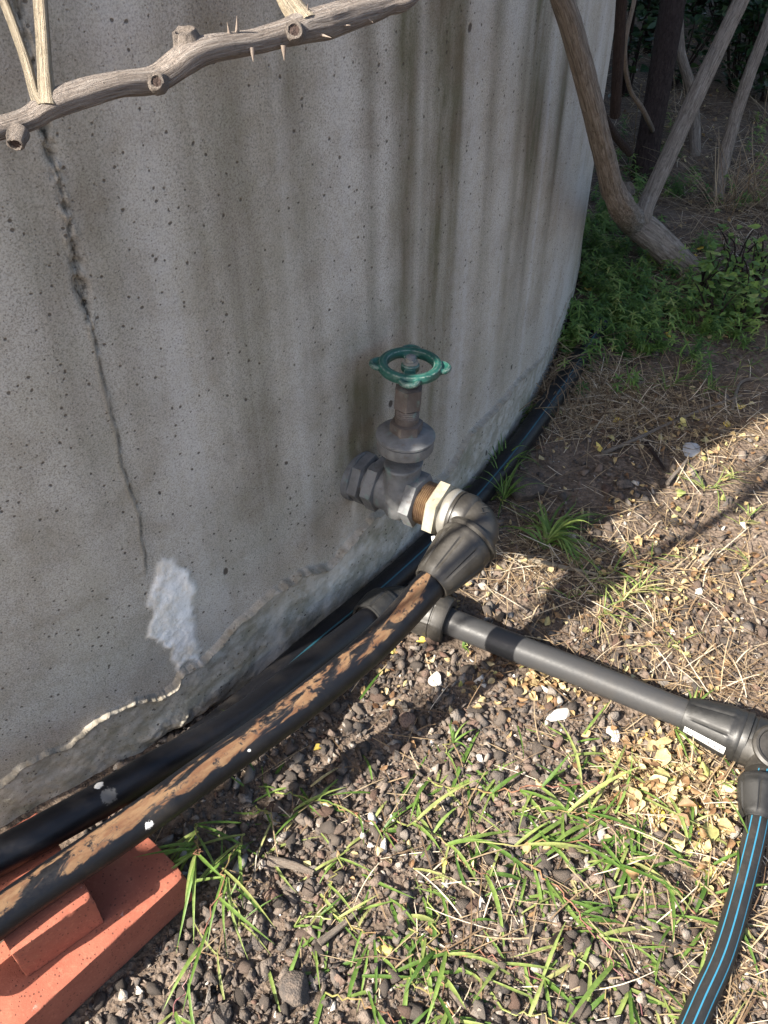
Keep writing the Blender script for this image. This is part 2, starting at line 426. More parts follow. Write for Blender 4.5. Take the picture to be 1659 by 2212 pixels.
# ------------------------------------------------------------------ ground
def axis(lo, a, b, hi, st, n):
    lo_ = a-(a-lo)*(np.linspace(1, 0, n, endpoint=False)**2.2); hi_ = b+(hi-b)*(np.linspace(0, 1, n+1)[1:]**2.2)
    return np.concatenate([lo_, np.arange(a, b, st), [b], hi_])
gx = axis(-60, -.95, 2.6, 60, .0085, 16); gy = axis(-40, .25, 4.0, 80, .0095, 16)
GX, GY = np.meshgrid(gx, gy)
GZ = gz(GX, GY)
fade = 1-sstep(5, 12, np.hypot(GX, GY-2)); GZ = GZ*fade
near = sstep(2.8, 2.0, GY)*1.0
GZ = GZ+near*(.0035*np.abs(fbm(GX*45, GY*45, 0, 21, 2))-.001)
nx, ny = len(gx), len(gy)
idx = np.arange(nx*ny).reshape(ny, nx)
gF = np.stack([idx[:-1, :-1], idx[:-1, 1:], idx[1:, 1:], idx[1:, :-1]], -1).reshape(-1, 4)
ground = obj('ground', np.stack([GX.ravel(), GY.ravel(), GZ.ravel()], 1), gF, M_soil, None, 180)
gl = np.array(ground.location)
tag(ground, 'brown gravelly soil beside the round concrete tank', 'ground', kind='structure')

# ------------------------------------------------------------------ concrete tank
tank = thing('concrete_tank', (TC[0], TC[1], 0), 'round grey concrete water tank with dark vertical stains and a white patch', 'water tank')
LIP = [(-160, 1790), (-60, 1722), (0, 1690), (41, 1653), (94, 1629), (155, 1604), (180, 1575), (229, 1535), (286, 1510), (351, 1494), (376, 1473), (387, 1451), (435, 1421), (480, 1376),
       (550, 1306), (590, 1271), (660, 1226), (700, 1218), (725, 1196), (780, 1136), (800, 1116), (830, 1100), (900, 1062), (957, 1021), (989, 972), (1012, 931),
       (1050, 896), (1085, 858), (1105, 829), (1136, 802), (1164, 778), (1184, 747), (1202, 698), (1222, 653), (1236, 629)]
lip_tz = np.array(sorted(wall_tz(u, v) for u, v in LIP))
CRK = [(37, 0), (50, 50), (65, 100), (95, 280), (120, 360), (135, 425), (150, 500), (165, 545), (170, 588), (187, 668), (210, 748), (220, 798), (235, 863),
       (250, 923), (262, 983), (280, 1053), (300, 1106), (310, 1181), (320, 1241)]
crk_tz = np.array(sorted([wall_tz(u, v)[::-1] for u, v in CRK]))          # (z, theta)
PATCH = [(271+.1684*x, 1152+.1684*y) for x, y in [(440, 400), (480, 370), (600, 320), (700, 400), (820, 490), (870, 620), (915, 730), (880, 870), (880, 1050), (900, 1250),
         (950, 1500), (920, 1600), (800, 1640), (660, 1810), (610, 1700), (580, 1500), (480, 1460), (420, 1380), (380, 1330), (280, 1330), (310, 1150), (370, 1050), (340, 950), (310, 800), (340, 700), (380, 520)]]
pt = np.array([wall_tz(u, v) for u, v in PATCH]); pt[:, 0] *= TR
th0, th1 = radians(-64), radians(-3)
ths = np.linspace(th0, th1, 900); ths = np.unique(np.concatenate([ths[(ths < radians(-50.5)) | (ths > radians(-49.0))], np.linspace(radians(-50.5), radians(-49.0), 75)]))
zs = np.concatenate([np.linspace(-.06, .0, 12, endpoint=False), np.linspace(0, .24, 140, endpoint=False), np.linspace(.24, 1.36, 310)])
TH, ZZ = np.meshgrid(ths, zs)
sx = TH*TR                                                               # arc length
lz = np.interp(TH, lip_tz[:, 0], lip_tz[:, 1]) + .007*fbm(sx*22, 0*sx, 0, 31, 3) + .004*fbm(sx*90, 0*sx, 0, 33, 3)
dl = ZZ-lz
band = sstep(.0012, -.0012, dl)
under = band*np.clip(-dl/.12, 0, 1)
lfade = 1-.75*sstep(radians(-32), radians(-22), TH)
D = (.0075+.0045*sstep(radians(-55), radians(-50), TH))*lfade*band - .004*under + lfade*.0026*np.exp(-((dl+.0022)/.0026)**2)*(1+1.2*fbm(sx*60, ZZ*60, 0, 37, 3))
D += lfade*band*(.005*fbm(sx*16, ZZ*16, 0, 41, 4)+.0014*fbm(sx*75, ZZ*75, 0, 42, 3)) + .0012*fbm(sx*6, ZZ*4, 0, 43, 3)
lipm = np.exp(-((dl+.001)/.0036)**2)*(.55+.7*np.abs(fbm(sx*50, ZZ*50, 0, 39, 3)))
cth = np.interp(ZZ, crk_tz[:, 0], crk_tz[:, 1])*TR + .0025*fbm(ZZ*30, 0*ZZ, 0, 51, 3)
dc = sx-cth
cz_on = sstep(.355, .375, ZZ)
rough_top = sstep(.72, .86, ZZ)
cw = .0022+.0065*rough_top*(.5+.8*np.abs(fbm(ZZ*22, 0*ZZ, 0, 53, 3)))
rid = np.exp(-(dc/cw)**2)*cz_on
nz = fbm(sx*120, ZZ*120, 0, 55, 3)
D += rid*(.003+.003*rough_top)*(nz*1.6+.25) + .0022*cz_on*sstep(.002, -.008, dc)
line = np.exp(-(dc/.0014)**2)*cz_on*(.55+.45*sstep(-.3, .2, fbm(ZZ*38, 0*ZZ, 0, 59, 3)))
rib = np.exp(-((dc+.004)/.0026)**2)*cz_on*(1-rough_top)
D -= .003*line; D += .0012*rib
hole = sstep(.15, .42, fbm(sx*20, ZZ*26, 0, 57, 3))*rid*rough_top
u_h, z_h = wall_tz(166, 570); hole = np.maximum(hole, np.exp(-((sx-u_h*TR)/.007)**2-((ZZ-z_h)/.014)**2))
D -= .010*hole
dirt = np.clip(rid*(.12+.5*(nz < -.05))*(.55+.45*rough_top)+hole+.26*line*(1-.3*rough_top), 0, .95); lipm = np.maximum(lipm, .5*rib)
# white patch
dist = np.full(sx.shape, 9.0); inside = np.zeros(sx.shape, bool)
sel = (np.abs(sx-pt[:, 0].mean()) < .18) & (np.abs(ZZ-pt[:, 1].mean()) < .25)
px_, pz_ = sx[sel], ZZ[sel]; dd = np.full(px_.shape, 9.0); ins = np.zeros(px_.shape, bool)
for i in range(len(pt)):
    (x0, y0), (x1, y1) = pt[i], pt[(i+1) % len(pt)]
    t_ = np.clip(((px_-x0)*(x1-x0)+(pz_-y0)*(y1-y0))/((x1-x0)**2+(y1-y0)**2+1e-12), 0, 1)
    dd = np.minimum(dd, np.hypot(px_-x0-t_*(x1-x0), pz_-y0-t_*(y1-y0)))
    c_ = ((y0 > pz_) != (y1 > pz_)) & (px_ < (x1-x0)*(pz_-y0)/(y1-y0+1e-12)+x0); ins ^= c_
dist[sel] = np.where(ins, -dd, dd)
wm = sstep(.006, -.007, dist+.009*fbm(sx*50, ZZ*50, 0, 61, 3))
D += wm*(.002+.0025*fbm(sx*60, ZZ*60, 0, 63, 3))
wh2 = sstep(.22, .5, fbm(sx*11, ZZ*8, 0, 65, 4))*band*.45*(TH < radians(-36))
for (u, v, rx, rz, k) in [(745, 1180, .012, .05, .5), (675, 1265, .02, .035, .5), (600, 1300, .02, .03, .4), (765, 1095, .008, .03, .6), (110, 1680, .04, .03, .35), (700, 1290, .012, .03, .5)]:
    a_, b_ = wall_tz(u, v); wh2 = np.maximum(wh2, k*np.exp(-((sx-a_*TR)/rx)**2-((ZZ-b_)/rz)**2)*(.5+.9*np.abs(fbm(sx*60, ZZ*25, 0, 67, 3))))
white = np.clip(np.maximum(wm*.97, wh2), 0, 1)
# vertical stains (run-off streaks): (pixel column at v=300, half width m, strength, fade-out height, top)
stain = np.zeros(sx.shape); pale = np.zeros(sx.shape)
wob = .012*fbm(ZZ*2.2, sx*1.5, 0, 71, 2)
for (u, hw, k, zb, soft) in [(870, .036, .75, .2, .6), (964, .050, 1.05, .2, .6), (930, .03, .45, .2, .3), (1062, .022, .45, .35, .5), (1150, .046, .85, .25, .6), (1203, .028, .85, .3, .6), (1120, .02, .4, .3, .4),
                             (792, .02, .35, .2, .4), (640, .03, .42, .2, .5), (480, .04, .42, .15, .4), (395, .02, .22, .3, .4), (175, .04, .35, .45, .4), (30, .05, .30, .3, .4), (560, .03, .2, .4, .4), (1232, .014, .35, .4, .5)]:
    a_ = wall_tz(u, 300)[0]*TR
    f_ = np.exp(-np.abs((sx+wob-a_)/hw)**2.6)*(.25*sstep(zb-.15, zb, ZZ)+.75*sstep(zb-.1, zb+soft, ZZ+.12*fbm(sx*14, 0*sx, 0, 73, 2)))
    stain = np.maximum(stain, k*f_)
for (u, v, rx, rz, k) in [(778, 910, .045, .15, .85), (750, 800, .04, .12, .45), (815, 830, .035, .12, .65), (772, 1030, .04, .06, .75), (735, 980, .03, .12, .4), (880, 880, .06, .10, .45), (700, 1130, .05, .06, .35), (520, 1120, .14, .12, .25), (930, 840, .025, .12, .5)]:
    a_, b_ = wall_tz(u, v)
    stain = np.maximum(stain, k*np.exp(-(np.abs((sx+wob*.5-a_*TR)/rx))**2.4-np.abs((ZZ-b_)/rz)**2.4))
stain = np.clip(1.3*stain*(.85+.55*fbm(sx*26, ZZ*3.0, 0, 75, 3)+.25*fbm(sx*95, ZZ*1.6, 0, 76, 3)), 0, 1)*(1-.8*band)
for (u, hw, k) in [(1015, .03, .5), (1100, .022, .45), (1178, .012, .5), (1235, .03, .45), (1268, .05, .4), (905, .018, .25), (280, .05, .35), (720, .03, .3), (600, .025, .22)]:
    a_ = wall_tz(u, 300)[0]*TR; pale = np.maximum(pale, k*np.exp(-((sx+wob-a_)/hw)**2)*(.65+.6*fbm(sx*60, ZZ*1.5, 0, 77, 3)))
pale = np.clip(pale, 0, 1)*(1-stain)
# broken, undercut chunk on the lip near the seam
uc, zc = wall_tz(375, 1550); ch = np.exp(-((sx-uc*TR)/.05)**2-((ZZ-zc)/.02)**2); D += ch*.016*(.6+fbm(sx*45, ZZ*45, 0, 79, 3))
D -= .02*np.exp(-((sx-uc*TR-.02)/.05)**2)*sstep(zc-.012, zc-.03, ZZ)
RR = TR+D
Vw = np.stack([TC[0]+RR*np.cos(TH), TC[1]+RR*np.sin(TH), ZZ], -1).reshape(-1, 3)
m_, n_ = TH.shape; idx = np.arange(m_*n_).reshape(m_, n_)
wF = np.stack([idx[:-1, :-1], idx[:-1, 1:], idx[1:, 1:], idx[1:, :-1]], -1).reshape(-1, 4)
obj('wall', Vw, wF, M_con, tank, 180, dict(stain=stain.ravel(), pale=pale.ravel(), white=white.ravel(), lip=lipm.ravel(), band=band.ravel(), dirt=dirt.ravel()))
mb = MB()                                                                # the rest of the shell, and the lid
n = 96; aa = np.linspace(th1, th0+2*pi, n)
V = [(TC[0]+TR*cos(a), TC[1]+TR*sin(a), z) for z in (-.06, 1.36) for a in aa]
mb.add(V, [(i, i+1, n+i+1, n+i) for i in range(n-1)])
aa = np.linspace(0, 2*pi, 128, endpoint=False)
V = [(TC[0]+TR*cos(a), TC[1]+TR*sin(a), z) for z in (1.36, 2.9) for a in aa]
mb.add(V, [(i, (i+1) % 128, 128+(i+1) % 128, 128+i) for i in range(128)]+[tuple(128+i for i in range(128))])
o = mb.obj('upper_shell', M_con, tank, 40)

# ------------------------------------------------------------------ bricks
def brick(name, org, d, L, Wd, Ht, label, chips=()):
    d = np.array([d[0], d[1], 0.]); d /= np.linalg.norm(d); n = np.array([-d[1], d[0], 0.])      # n points away from the camera side
    bm = bmesh.new(); bmesh.ops.create_cube(bm, size=1)
    for v in bm.verts: v.co = Vector(((v.co.x)*L, v.co.y*Wd, (v.co.z+.5)*Ht))
    bmesh.ops.bevel(bm, geom=[e for e in bm.edges], offset=.0022, segments=2, affect='EDGES', profile=.6)
    bmesh.ops.subdivide_edges(bm, edges=[e for e in bm.edges if e.calc_length() > .02], cuts=22, use_grid_fill=True)
    V = np.array([v.co[:] for v in bm.verts]); Fc = [tuple(v.index for v in f.verts) for f in bm.faces]; bm.free()
    e = np.minimum(L/2-np.abs(V[:, 0]), 1)*0
    fx = L/2-np.abs(V[:, 0]); fy = Wd/2-np.abs(V[:, 1]); fz = Ht/2-np.abs(V[:, 2]-Ht/2)
    srt = np.sort(np.stack([fx, fy, fz], 1), 1); edge = np.exp(-(srt[:, 1]/.0045)**2)             # close to an arris
    ctr = np.array([0, 0, Ht/2]); dirn = (ctr-V)/np.linalg.norm(ctr-V, axis=1)[:, None]
    nn = np.clip(fbm(V[:, 0]*70+org[0]*9, V[:, 1]*70, V[:, 2]*70, 83, 3), -1, 1)
    V = V+dirn*(edge*np.clip(nn-.2, 0, 1)*.007+.0006*fbm(V[:, 0]*160, V[:, 1]*160, V[:, 2]*160, 85, 2))[:, None]
    for (cx, cy, cz, r, dp) in chips:
        q = np.exp(-((V[:, 0]-cx)**2+(V[:, 1]-cy)**2+(V[:, 2]-cz)**2)/r**2); V = V+dirn*(q*dp)[:, None]
    Vw = org+V[:, :1]*d+V[:, 1:2]*n+V[:, 2:]*np.array([0, 0, 1])
    o = obj(name, Vw, Fc, M_brick, None, 50); tag(o, label, 'brick', 'red bricks propping the pipes'); return o
c3 = lambda x, y: (x*.2712, 1762+.2712*y)
BH = .074
a = at(*c3(1485, 470), BH); b = at(*c3(215, 1640), BH); d = (a-b)[:2]; d = d/np.linalg.norm(d); nv = np.array([-d[1], d[0]])
L = .34; Wd = .112
cc = np.array([*(a[:2]-d*L/2+nv*Wd/2), -.002])
brick('brick', cc, d, L, Wd, BH+.002, 'long red clay brick lying on the soil under a smaller brick', [(L/2, -Wd/2, BH, .009, .006), (.06, -Wd/2, BH, .008, .004)])
a = at(*c3(742, 655), 2*BH); b = at(*c3(95, 1110), 2*BH); d2 = (a-b)[:2]; L2 = float(np.linalg.norm(d2)); d2 = d2/L2; nv = np.array([-d2[1], d2[0]])
cc = np.array([*(a[:2]-d2*L2/2+nv*.165/2), BH+.0005])
brick('brick', cc, d2, L2, .165, BH, 'short red brick stacked on the long brick, right below the rusty pipe', [(L2/2, -.0825, BH, .006, .004)])

# ------------------------------------------------------------------ pipes
GR = 'black plastic water pipes'
def pipe(name, P, r, mat, label, n=28, sub=14):
    Q = spline(P, sub); V, Fc, A = tube(Q, r, n)
    o = obj(name, V, Fc, mat, None, 60, A); tag(o, label, 'pipe', GR); return o, Q
# valve frame
VW = wall(774, 1027); vn = (VW[:2]-TC)/TR; f_ = math.atan2(vn[1], vn[0])+radians(9)
AX = np.array([cos(f_), sin(f_), 0]); SIDE = np.array([-AX[1], AX[0], 0])          # SIDE points away to the right/back
tilt = radians(4.5); UP = np.array([0, 0, 1])*cos(tilt)+SIDE*sin(tilt)
EC = VW+AX*.243                                                                      # centre of the elbow on the valve
RA = .0255
A_px = [(950, 1240, .272), (870, 1330, .252), (800, 1400, .238), (700, 1484, .222), (600, 1560, .208), (450, 1665, .194), (300, 1773, .183), (150, 1875, .177), (40, 1950, .1755), (-80, 2040, .1755), (-240, 2165, .1755)]
A_pts = [at(*p) for p in A_px]
DA = A_pts[0]-EC; DA /= np.linalg.norm(DA)
front_pts = [EC+DA*.06]+A_pts
loc_sp = at(330, 1782, .2)
Vp = np.array(front_pts)
M_front = None
def base_of(P, r, n=28, sub=14):
    V, _, _ = tube(spline(P, sub), r, n); return np.array([V[:, 0].mean(), V[:, 1].mean(), V[:, 2].min()])
bo = base_of(front_pts, RA)
M_front = m_poly('rust_stained_pipe', rust=True, spots=[(at(326, 1784, .198)-bo, .0085, .9), (at(538, 1620, .215)-bo, .003, .6)])
front_pipe, Qa = pipe('water_pipe', front_pts, RA, M_front, 'rust stained black pipe running from the valve elbow down onto the bricks')
RB = .0252
EB = at(850, 1297, .034)
D_pts = [EB, at(960, 1338, .030), at(1095, 1392, .026), at(1200, 1432, .024), at(1330, 1483, .022), at(1440, 1527, .022), at(1540, 1566, .024)]
M_d = m_poly('grey_black_pipe', base=(.036, .036, .037), rough=.40, dirt=.3)
pipe('water_pipe', D_pts, RB, M_d, 'dark grey pipe crossing the gravel between two black compression fittings')
B_pts = [EB, at(757, 1372, .06), at(673, 1436, .085), at(590, 1502, .108), at(490, 1574, .13), at(327, 1664, .155), at(229, 1722, .166), at(110, 1788, .1735), at(0, 1849, .1745), at(-120, 1915, .175), at(-280, 2010, .175)]
bo = base_of(B_pts, RB)
M_b = m_poly('black_pipe', dirt=.10, rough=.36, spots=[(at(213, 1697, .19)-bo, .007, .6), (at(236, 1718, .19)-bo, .013, .10)])
pipe('water_pipe', B_pts, RB, M_b, 'plain black pipe between the rusty pipe and the tank, lying on the short brick')
RC = .0255
C_px = [(1295, 700), (1262, 755), (1240, 790), (1210, 838), (1180, 880), (1130, 948), (1080, 1010), (1010, 1087), (930, 1166), (838, 1250), (770, 1308), (670, 1398), (560, 1494), (480, 1558), (400, 1618)]
C_pts = []
for u, v in C_px:
    p = at(u, v, .024); r_ = p[:2]-TC; q = TC+r_/np.linalg.norm(r_)*max(np.linalg.norm(r_), TR+.0385); C_pts.append(np.array([*q, .0215]))
M_c = m_poly('blue_lined_black_pipe', stripes=(.43,), dirt=.3, rough=.4, w=.010, scol=(.012, .06, .085))
pipe('water_pipe', C_pts, RC, M_c, 'black pipe with one thin blue line hugging the foot of the tank')
RE = .0178
EE = at(1662, 1628, .028)
E_pts = [EE, at(1646, 1700, .024), at(1636, 1780, .018), at(1602, 1922, .014), at(1562, 2060, .014), at(1513, 2172, .014), at(1462, 2290, .014), at(1410, 2410, .014)]
M_e = m_poly('blue_striped_pipe', stripes=(.385, .5, .615), base=(.016, .016, .016), dirt=.6, rough=.5, w=.0105, scol=(.025, .16, .26))
pipe('water_pipe', E_pts, RE, M_e, 'narrower black pipe with bright blue stripes leading off from the ribbed coupling')

# ------------------------------------------------------------------ compression fittings
def nut(parent, org, ax, r0, r1, L, ribs=8, mat=M_fit, rot=0.0, lip=True):
    """ribbed, tapering compression nut; the wide end is at org, it tapers along ax"""
    mb = MB()
    prof = [(r0*.80, 0), (r0*.97, .001), (r0, .004), (r0*1.0, L*.10), (r0*.985, L*.14), (r0*.985, L*.2)]
    for t_ in np.linspace(.25, .95, 12): prof.append((r0*.985+(r1-r0*.985)*(t_-.2)/.8-.0*(t_), L*t_))
    prof += [(r1*1.02, L*.97), (r1, L*.995), (r1*.93, L), (r1*.86, L*.985), (r1*.82, L*.9)]
    def rip(a, h):
        if h < L*.15 or h > L*.95: return 1.0
        s = (a*ribs/(2*pi)) % 1.0; q = min(s, 1-s)                      # 0 at a panel joint
        e = min(1, (h-L*.15)/(L*.08), (L*.95-h)/(L*.07))
        return 1+.055*e*float(sstep(.035, .075, q))
    mb.add(*lathe(prof, org, ax, ribs*12, rot=rot, ripple=rip))
    return mb.obj('compression_nut', mat, parent, 38)
def bend(parent, c, a0, a1, r, name='elbow_body', mat=M_fit, l0=.03, l1=.03, rad=.024):
    """short tube from c+a0*l0 round to c+a1*l1"""
    P = [c+a0*l0, c+a0*rad]
    for t_ in np.linspace(0, 1, 9)[1:-1]:
        P.append((1-t_)**2*(c+a0*rad)+2*t_*(1-t_)*c+t_**2*(c+a1*rad))
    P += [c+a1*rad, c+a1*l1]
    V, Fc, A = tube(np.array(P), r, 32); return obj(name, V, Fc, mat, parent, 50, A)
# elbow on the valve outlet
el = thing('pipe_elbow', (EC[0], EC[1], float(EC[2])), 'black compression elbow with pale hexagonal adaptor screwed into the gate valve', 'pipe fitting', 'compression fittings on the pipes')
mb = MB()
prof = [(.034, .118)]
for i in range(9): prof += [(.0375, .124+i*.0034), (.0352, .124+i*.0034+.0017)]
prof.append((.034, .156)); mb.add(*lathe(prof, VW, AX, 40)); mb.obj('thread', M_thread, el, 50)
mb = MB(); mb.add(*hexa(.0500, .1520, .1760, VW, AX, UP, radians(20), .003)); mb.obj('hexagon', M_gal, el, 30)
mb = MB(); mb.add(*lathe([(.038, .175), (.0405, .178), (.0425, .181), (.0428, .190), (.0418, .1915)], VW, AX, 48)); mb.obj('metal_band', M_ring, el, 40)
mb = MB(); mb.add(*lathe([(.037, .1905), (.0418, .192), (.0425, .194), (.0425, .1975), (.0405, .1985), (.0402, .2005), (.0425, .2015), (.0428, .2150), (.041, .2200), (.037, .224)], VW, AX, 48)); mb.obj('collar', M_fit2, el, 40)
eb = bend(el, EC, -AX, DA, .0385, 'elbow_body', M_fit2, .035, .035, .034)
mb = MB(); mb.add(*lathe([(.036, .026), (.0465, .028), (.048, .031), (.048, .035), (.045, .037), (.043, .0385), (.043, .043)], EC, DA, 56)); mb.obj('flange_ring', M_fit2, el, 40)
nut(el, EC+DA*.0395, DA, .0462, .0310, .098, 9, M_fit2, .2)
# little raised bracket mark on the elbow
mk = MB(); up_e = np.array([0, 0, 1.]); c_ = EC+up_e*.0388
dx = (AX-DA)/np.linalg.norm(AX-DA); dy = np.cross(up_e, dx)
for (x0, y0, x1, y1) in [(-.012, -.006, .006, -.006), (-.012, .006, .006, .006), (-.012, -.006, -.012, .006), (-.004, -.006, -.004, .006)]:
    p0 = c_+dx*x0+dy*y0; p1 = c_+dx*x1+dy*y1
    for p in (p0, p1): p[2] -= .0016+((np.dot(p-EC, dx))**2)*9
    mk.add(*tube(np.array([p0, p1]), .0009, 6)[:2])
mk.obj('moulded_mark', M_fit, el)
t0 = at(938, 1168, .245); tg = MB(); tg.add(*lathe([(.004, 0), (.0045, .0005), (.0045, .002), (.004, .0025)], t0, (-.5, -.6, .5), 4)); 
V_, F_, _ = tube(spline([t0+np.array([.004, .004, -.012]), t0, t0+np.array([-.002, -.003, .010])], 4), [.0042]*9, 4); tg.add(V_, F_)
tg.obj('cable_tie_tail', M_white, el)
# elbow on the ground, below the rusty pipe
DD = D_pts[1]-EB; DD /= np.linalg.norm(DD); DB = B_pts[1]-EB; DB /= np.linalg.norm(DB)
el2 = thing('pipe_elbow', (EB[0], EB[1], 0), 'black ribbed elbow on the ground joining two pipes under the rusty pipe', 'pipe fitting', 'compression fittings on the pipes')
bend(el2, EB, DB, DD, .034, 'elbow_body', M_fit, .035, .035, .032)
nut(el2, EB+DB*.024, DB, .0405, .034, .060, 8, M_fit, .1)
mb = MB()
def rip2(a, h):
    s = (a*7/(2*pi)) % 1.0; q = min(s, 1-s); return 1+(.04 if q < .07 and h < .09 else 0)
mb.add(*lathe([(.036, .034), (.0415, .036), (.0430, .040), (.0430, .084), (.0412, .0855), (.0412, .0875), (.0438, .089), (.0440, .108), (.0415, .112), (.034, .113), (.0300, .1125), (.0270, .104)], EB, DD, 98, ripple=rip2)); mb.obj('compression_nut', M_fit2, el2, 38)
# coupling at the right
F1 = at(1603, 1592, .026); DF = (D_pts[5]-F1); DF /= np.linalg.norm(DF)
F2 = at(1644, 1688, .026); DE = E_pts[2]-F2; DE /= np.linalg.norm(DE)
el3 = thing('pipe_elbow', (EE[0], EE[1], 0), 'large black ribbed coupling with a white paper label beside dry yellow leaves', 'pipe fitting', 'compression fittings on the pipes')
nut(el3, F1, DF, .0435, .030, .096, 8, M_fit, .5)
mb = MB(); mb.add(*lathe([(.036, .004), (.0440, .002), (.0448, -.002), (.0448, -.008), (.041, -.010), (.041, -.014), (.0430, -.016), (.0430, -.030), (.038, -.05), (.036, -.085)][::-1], F1, DF, 48)); mb.obj('collar', M_fit, el3, 40)
bend(el3, EE, DF, DE, .035, 'elbow_body', M_fit2, .04, .04, .03)
mb = MB(); c_ = EE+np.array([.0, -.004, 0]); mb.add(*lathe([(.030, .030), (.036, .032), (.038, .036), (.038, .042), (.034, .045), (.030, .0445), (.028, .041)], c_, (-.05, -.25, 1), 40)); mb.obj('end_cap', M_fit2, el3, 40)
nut(el3, F2, DE, .0345, .0255, .072, 7, M_fit, .3)
# paper label wrapped on the nut, with illegible scribble
fr = frame(DF); lab = MB(); ink = MB()
def on_nut(h, a, dr=0.0):
    r = .0435*.985+(.030-.0435*.985)*(h/.096-.2)/.8
    return F1+fr@np.array([(r*1.058+dr)*cos(a), (r*1.058+dr)*sin(a), h])
tocam = np.array([0, 0, H])-F1; lc = fr.T@tocam; a_c = math.atan2(lc[1], lc[0])
def find_side():
    import itertools
    lo = fr.T@np.array([0, -1., -.1]); return math.atan2(lo[1], lo[0])
a_l = find_side(); dsg = 1 if ((a_c-a_l+pi) % (2*pi)-pi) > 0 else -1
hs = np.linspace(.018, .088, 8); as_ = [a_l+dsg*x for x in np.linspace(.05, .42, 4)]
G = [[on_nut(h, a, .0007) for a in as_] for h in hs]
lab.add(np.array(G).reshape(-1, 3), [(i*4+j, i*4+j+1, i*4+j+5, i*4+j+4) for i in range(7) for j in range(3)]); lo_ = lab.obj('paper_label', M_white, el3, 180)
md = lo_.modifiers.new('thickness', 'SOLIDIFY'); md.thickness = .0004
rr = random.Random(3)
for k in range(13):
    h = .026+k*.0046+rr.uniform(-.001, .001); a0 = a_l+dsg*rr.uniform(.14, .22); a1 = a0+dsg*rr.uniform(.05, .16)
    if k in (5, 6, 8): continue
    ink.add(*tube(np.array([on_nut(h, a0, .0016), on_nut(h+rr.uniform(-.002, .002), a1, .0016)]), .0010, 4)[:2])
ink.obj('label_print', M_ink, lo_)

# ------------------------------------------------------------------ gate valve
gv = thing('gate_valve', VW, 'old bronze gate valve with green handwheel screwed into the tank wall', 'valve')
def P_ax(h): return VW+AX*h
VC = P_ax(.088)
mb = MB(); mb.add(*lathe([(.046, -.02), (.046, .004), (.044, .006)], VW, AX, 32)); mb.obj('wall_flange', M_brass, gv, 40)
mb = MB(); mb.add(*hexa(.047, .003, .026, VW, AX, UP, radians(8), .003)); mb.obj('hexagon', M_brass, gv, 30)
mb = MB(); mb.add(*lathe([(.036, .024), (.036, .032)], VW, AX, 32)); mb.add(*hexa(.0485, .030, .055, VW, AX, UP, radians(0), .003)); mb.obj('hexagon', M_brass, gv, 30)
mb = MB(); mb.add(*hexa(.0485, .106, .130, VW, AX, UP, radians(0), .003)); mb.obj('hexagon', M_brass, gv, 30)
# body: barrel blended with a flattened vertical neck (metaball-like via remesh of overlapping shapes)
bm_ = MB()
bm_.add(*lathe([(.030, .046), (.039, .052), (.0395, .060), (.037, .075), (.0365, .088), (.037, .100), (.0395, .110), (.030, .118)], VW, AX, 40))
el_ = lathe([(.020, -.043), (.032, -.036), (.0375, -.02), (.0385, 0), (.0375, .03), (.036, .05), (.038, .06), (.0405, .066)], VC, UP, 40)
Vn = el_[0]; rel = Vn-VC; Vn = VC+rel-np.outer(rel@AX, AX)*.22
bm_.add(Vn, el_[1])
o = bm_.obj('body', M_brass, gv, 60)
rm = o.modifiers.new('blend', 'REMESH'); rm.mode = 'VOXEL'; rm.voxel_size = .0021; rm.use_smooth_shade = True
smm = o.modifiers.new('soften', 'SMOOTH'); smm.iterations = 14; smm.factor = .6
def pz(v, u=None):                                                       # height above the axis of pixel row v along the spindle
    best = min(np.linspace(-.05, .4, 901), key=lambda h: abs(prow(VC+UP*h)-v)); return float(best)
def prow(p):
    z = p[2]-H; dep = p[1]*cos(PITCH)-z*sin(PITCH); upc = p[1]*sin(PITCH)+z*cos(PITCH); return 1106-F*upc/dep
h_fb, h_ft, h_nb, h_pb, h_pt, h_w = pz(966), pz(930), pz(920), pz(880), pz(832), pz(790)
hm = h_fb+(h_ft-h_fb)*.62
mb = MB(); mb.add(*lathe([(.036, h_fb-.006), (.0455, h_fb), (.047, h_fb+.003), (.047, hm-.001), (.045, hm)], VC, UP, 56)); mb.obj('body_flange', M_brass, gv, 35)
mb = MB(); mb.add(*lathe([(.045, hm+.0004), (.0485, hm+.002), (.0485, hm+.0055), (.0465, hm+.0075), (.027, hm+.0125), (.021, hm+.014)], VC, UP, 56)); mb.obj('bonnet', M_brass, gv, 35)
mb = MB(); mb.add(*hexa(.027, hm+.009, h_nb+.010, VC, UP, AX, radians(12), .002)); mb.add(*lathe([(.0195, h_nb), (.0195, h_nb+(h_pb-h_nb)*.55), (.0185, h_nb+(h_pb-h_nb)*.57)]+[(.0185+.0012*(i % 2), h_nb+(h_pb-h_nb)*(.58+.05*i)) for i in range(9)], VC, UP, 32)); mb.obj('bonnet_neck', m_brass('brown_bronze', (.058, .047, .042), (.095, .083, .077), (.085, .05, .035)), gv, 35)
mb = MB(); mb.add(*hexa(.0235, h_pb, h_pt, VC, UP, AX, radians(25), .0025)); mb.obj('packing_nut', bpy.data.materials['brown_bronze'], gv, 30)
mb = MB(); mb.add(*lathe([(.0085, h_pt-.004), (.0085, h_w+.006), (.007, h_w+.0065)]+[(.0068+.0008*(i % 2), h_w+.007+i*.0013) for i in range(8)]+[(.003, h_w+.0185)], VC, UP, 20)); mb.obj('spindle', M_brass, gv, 40)
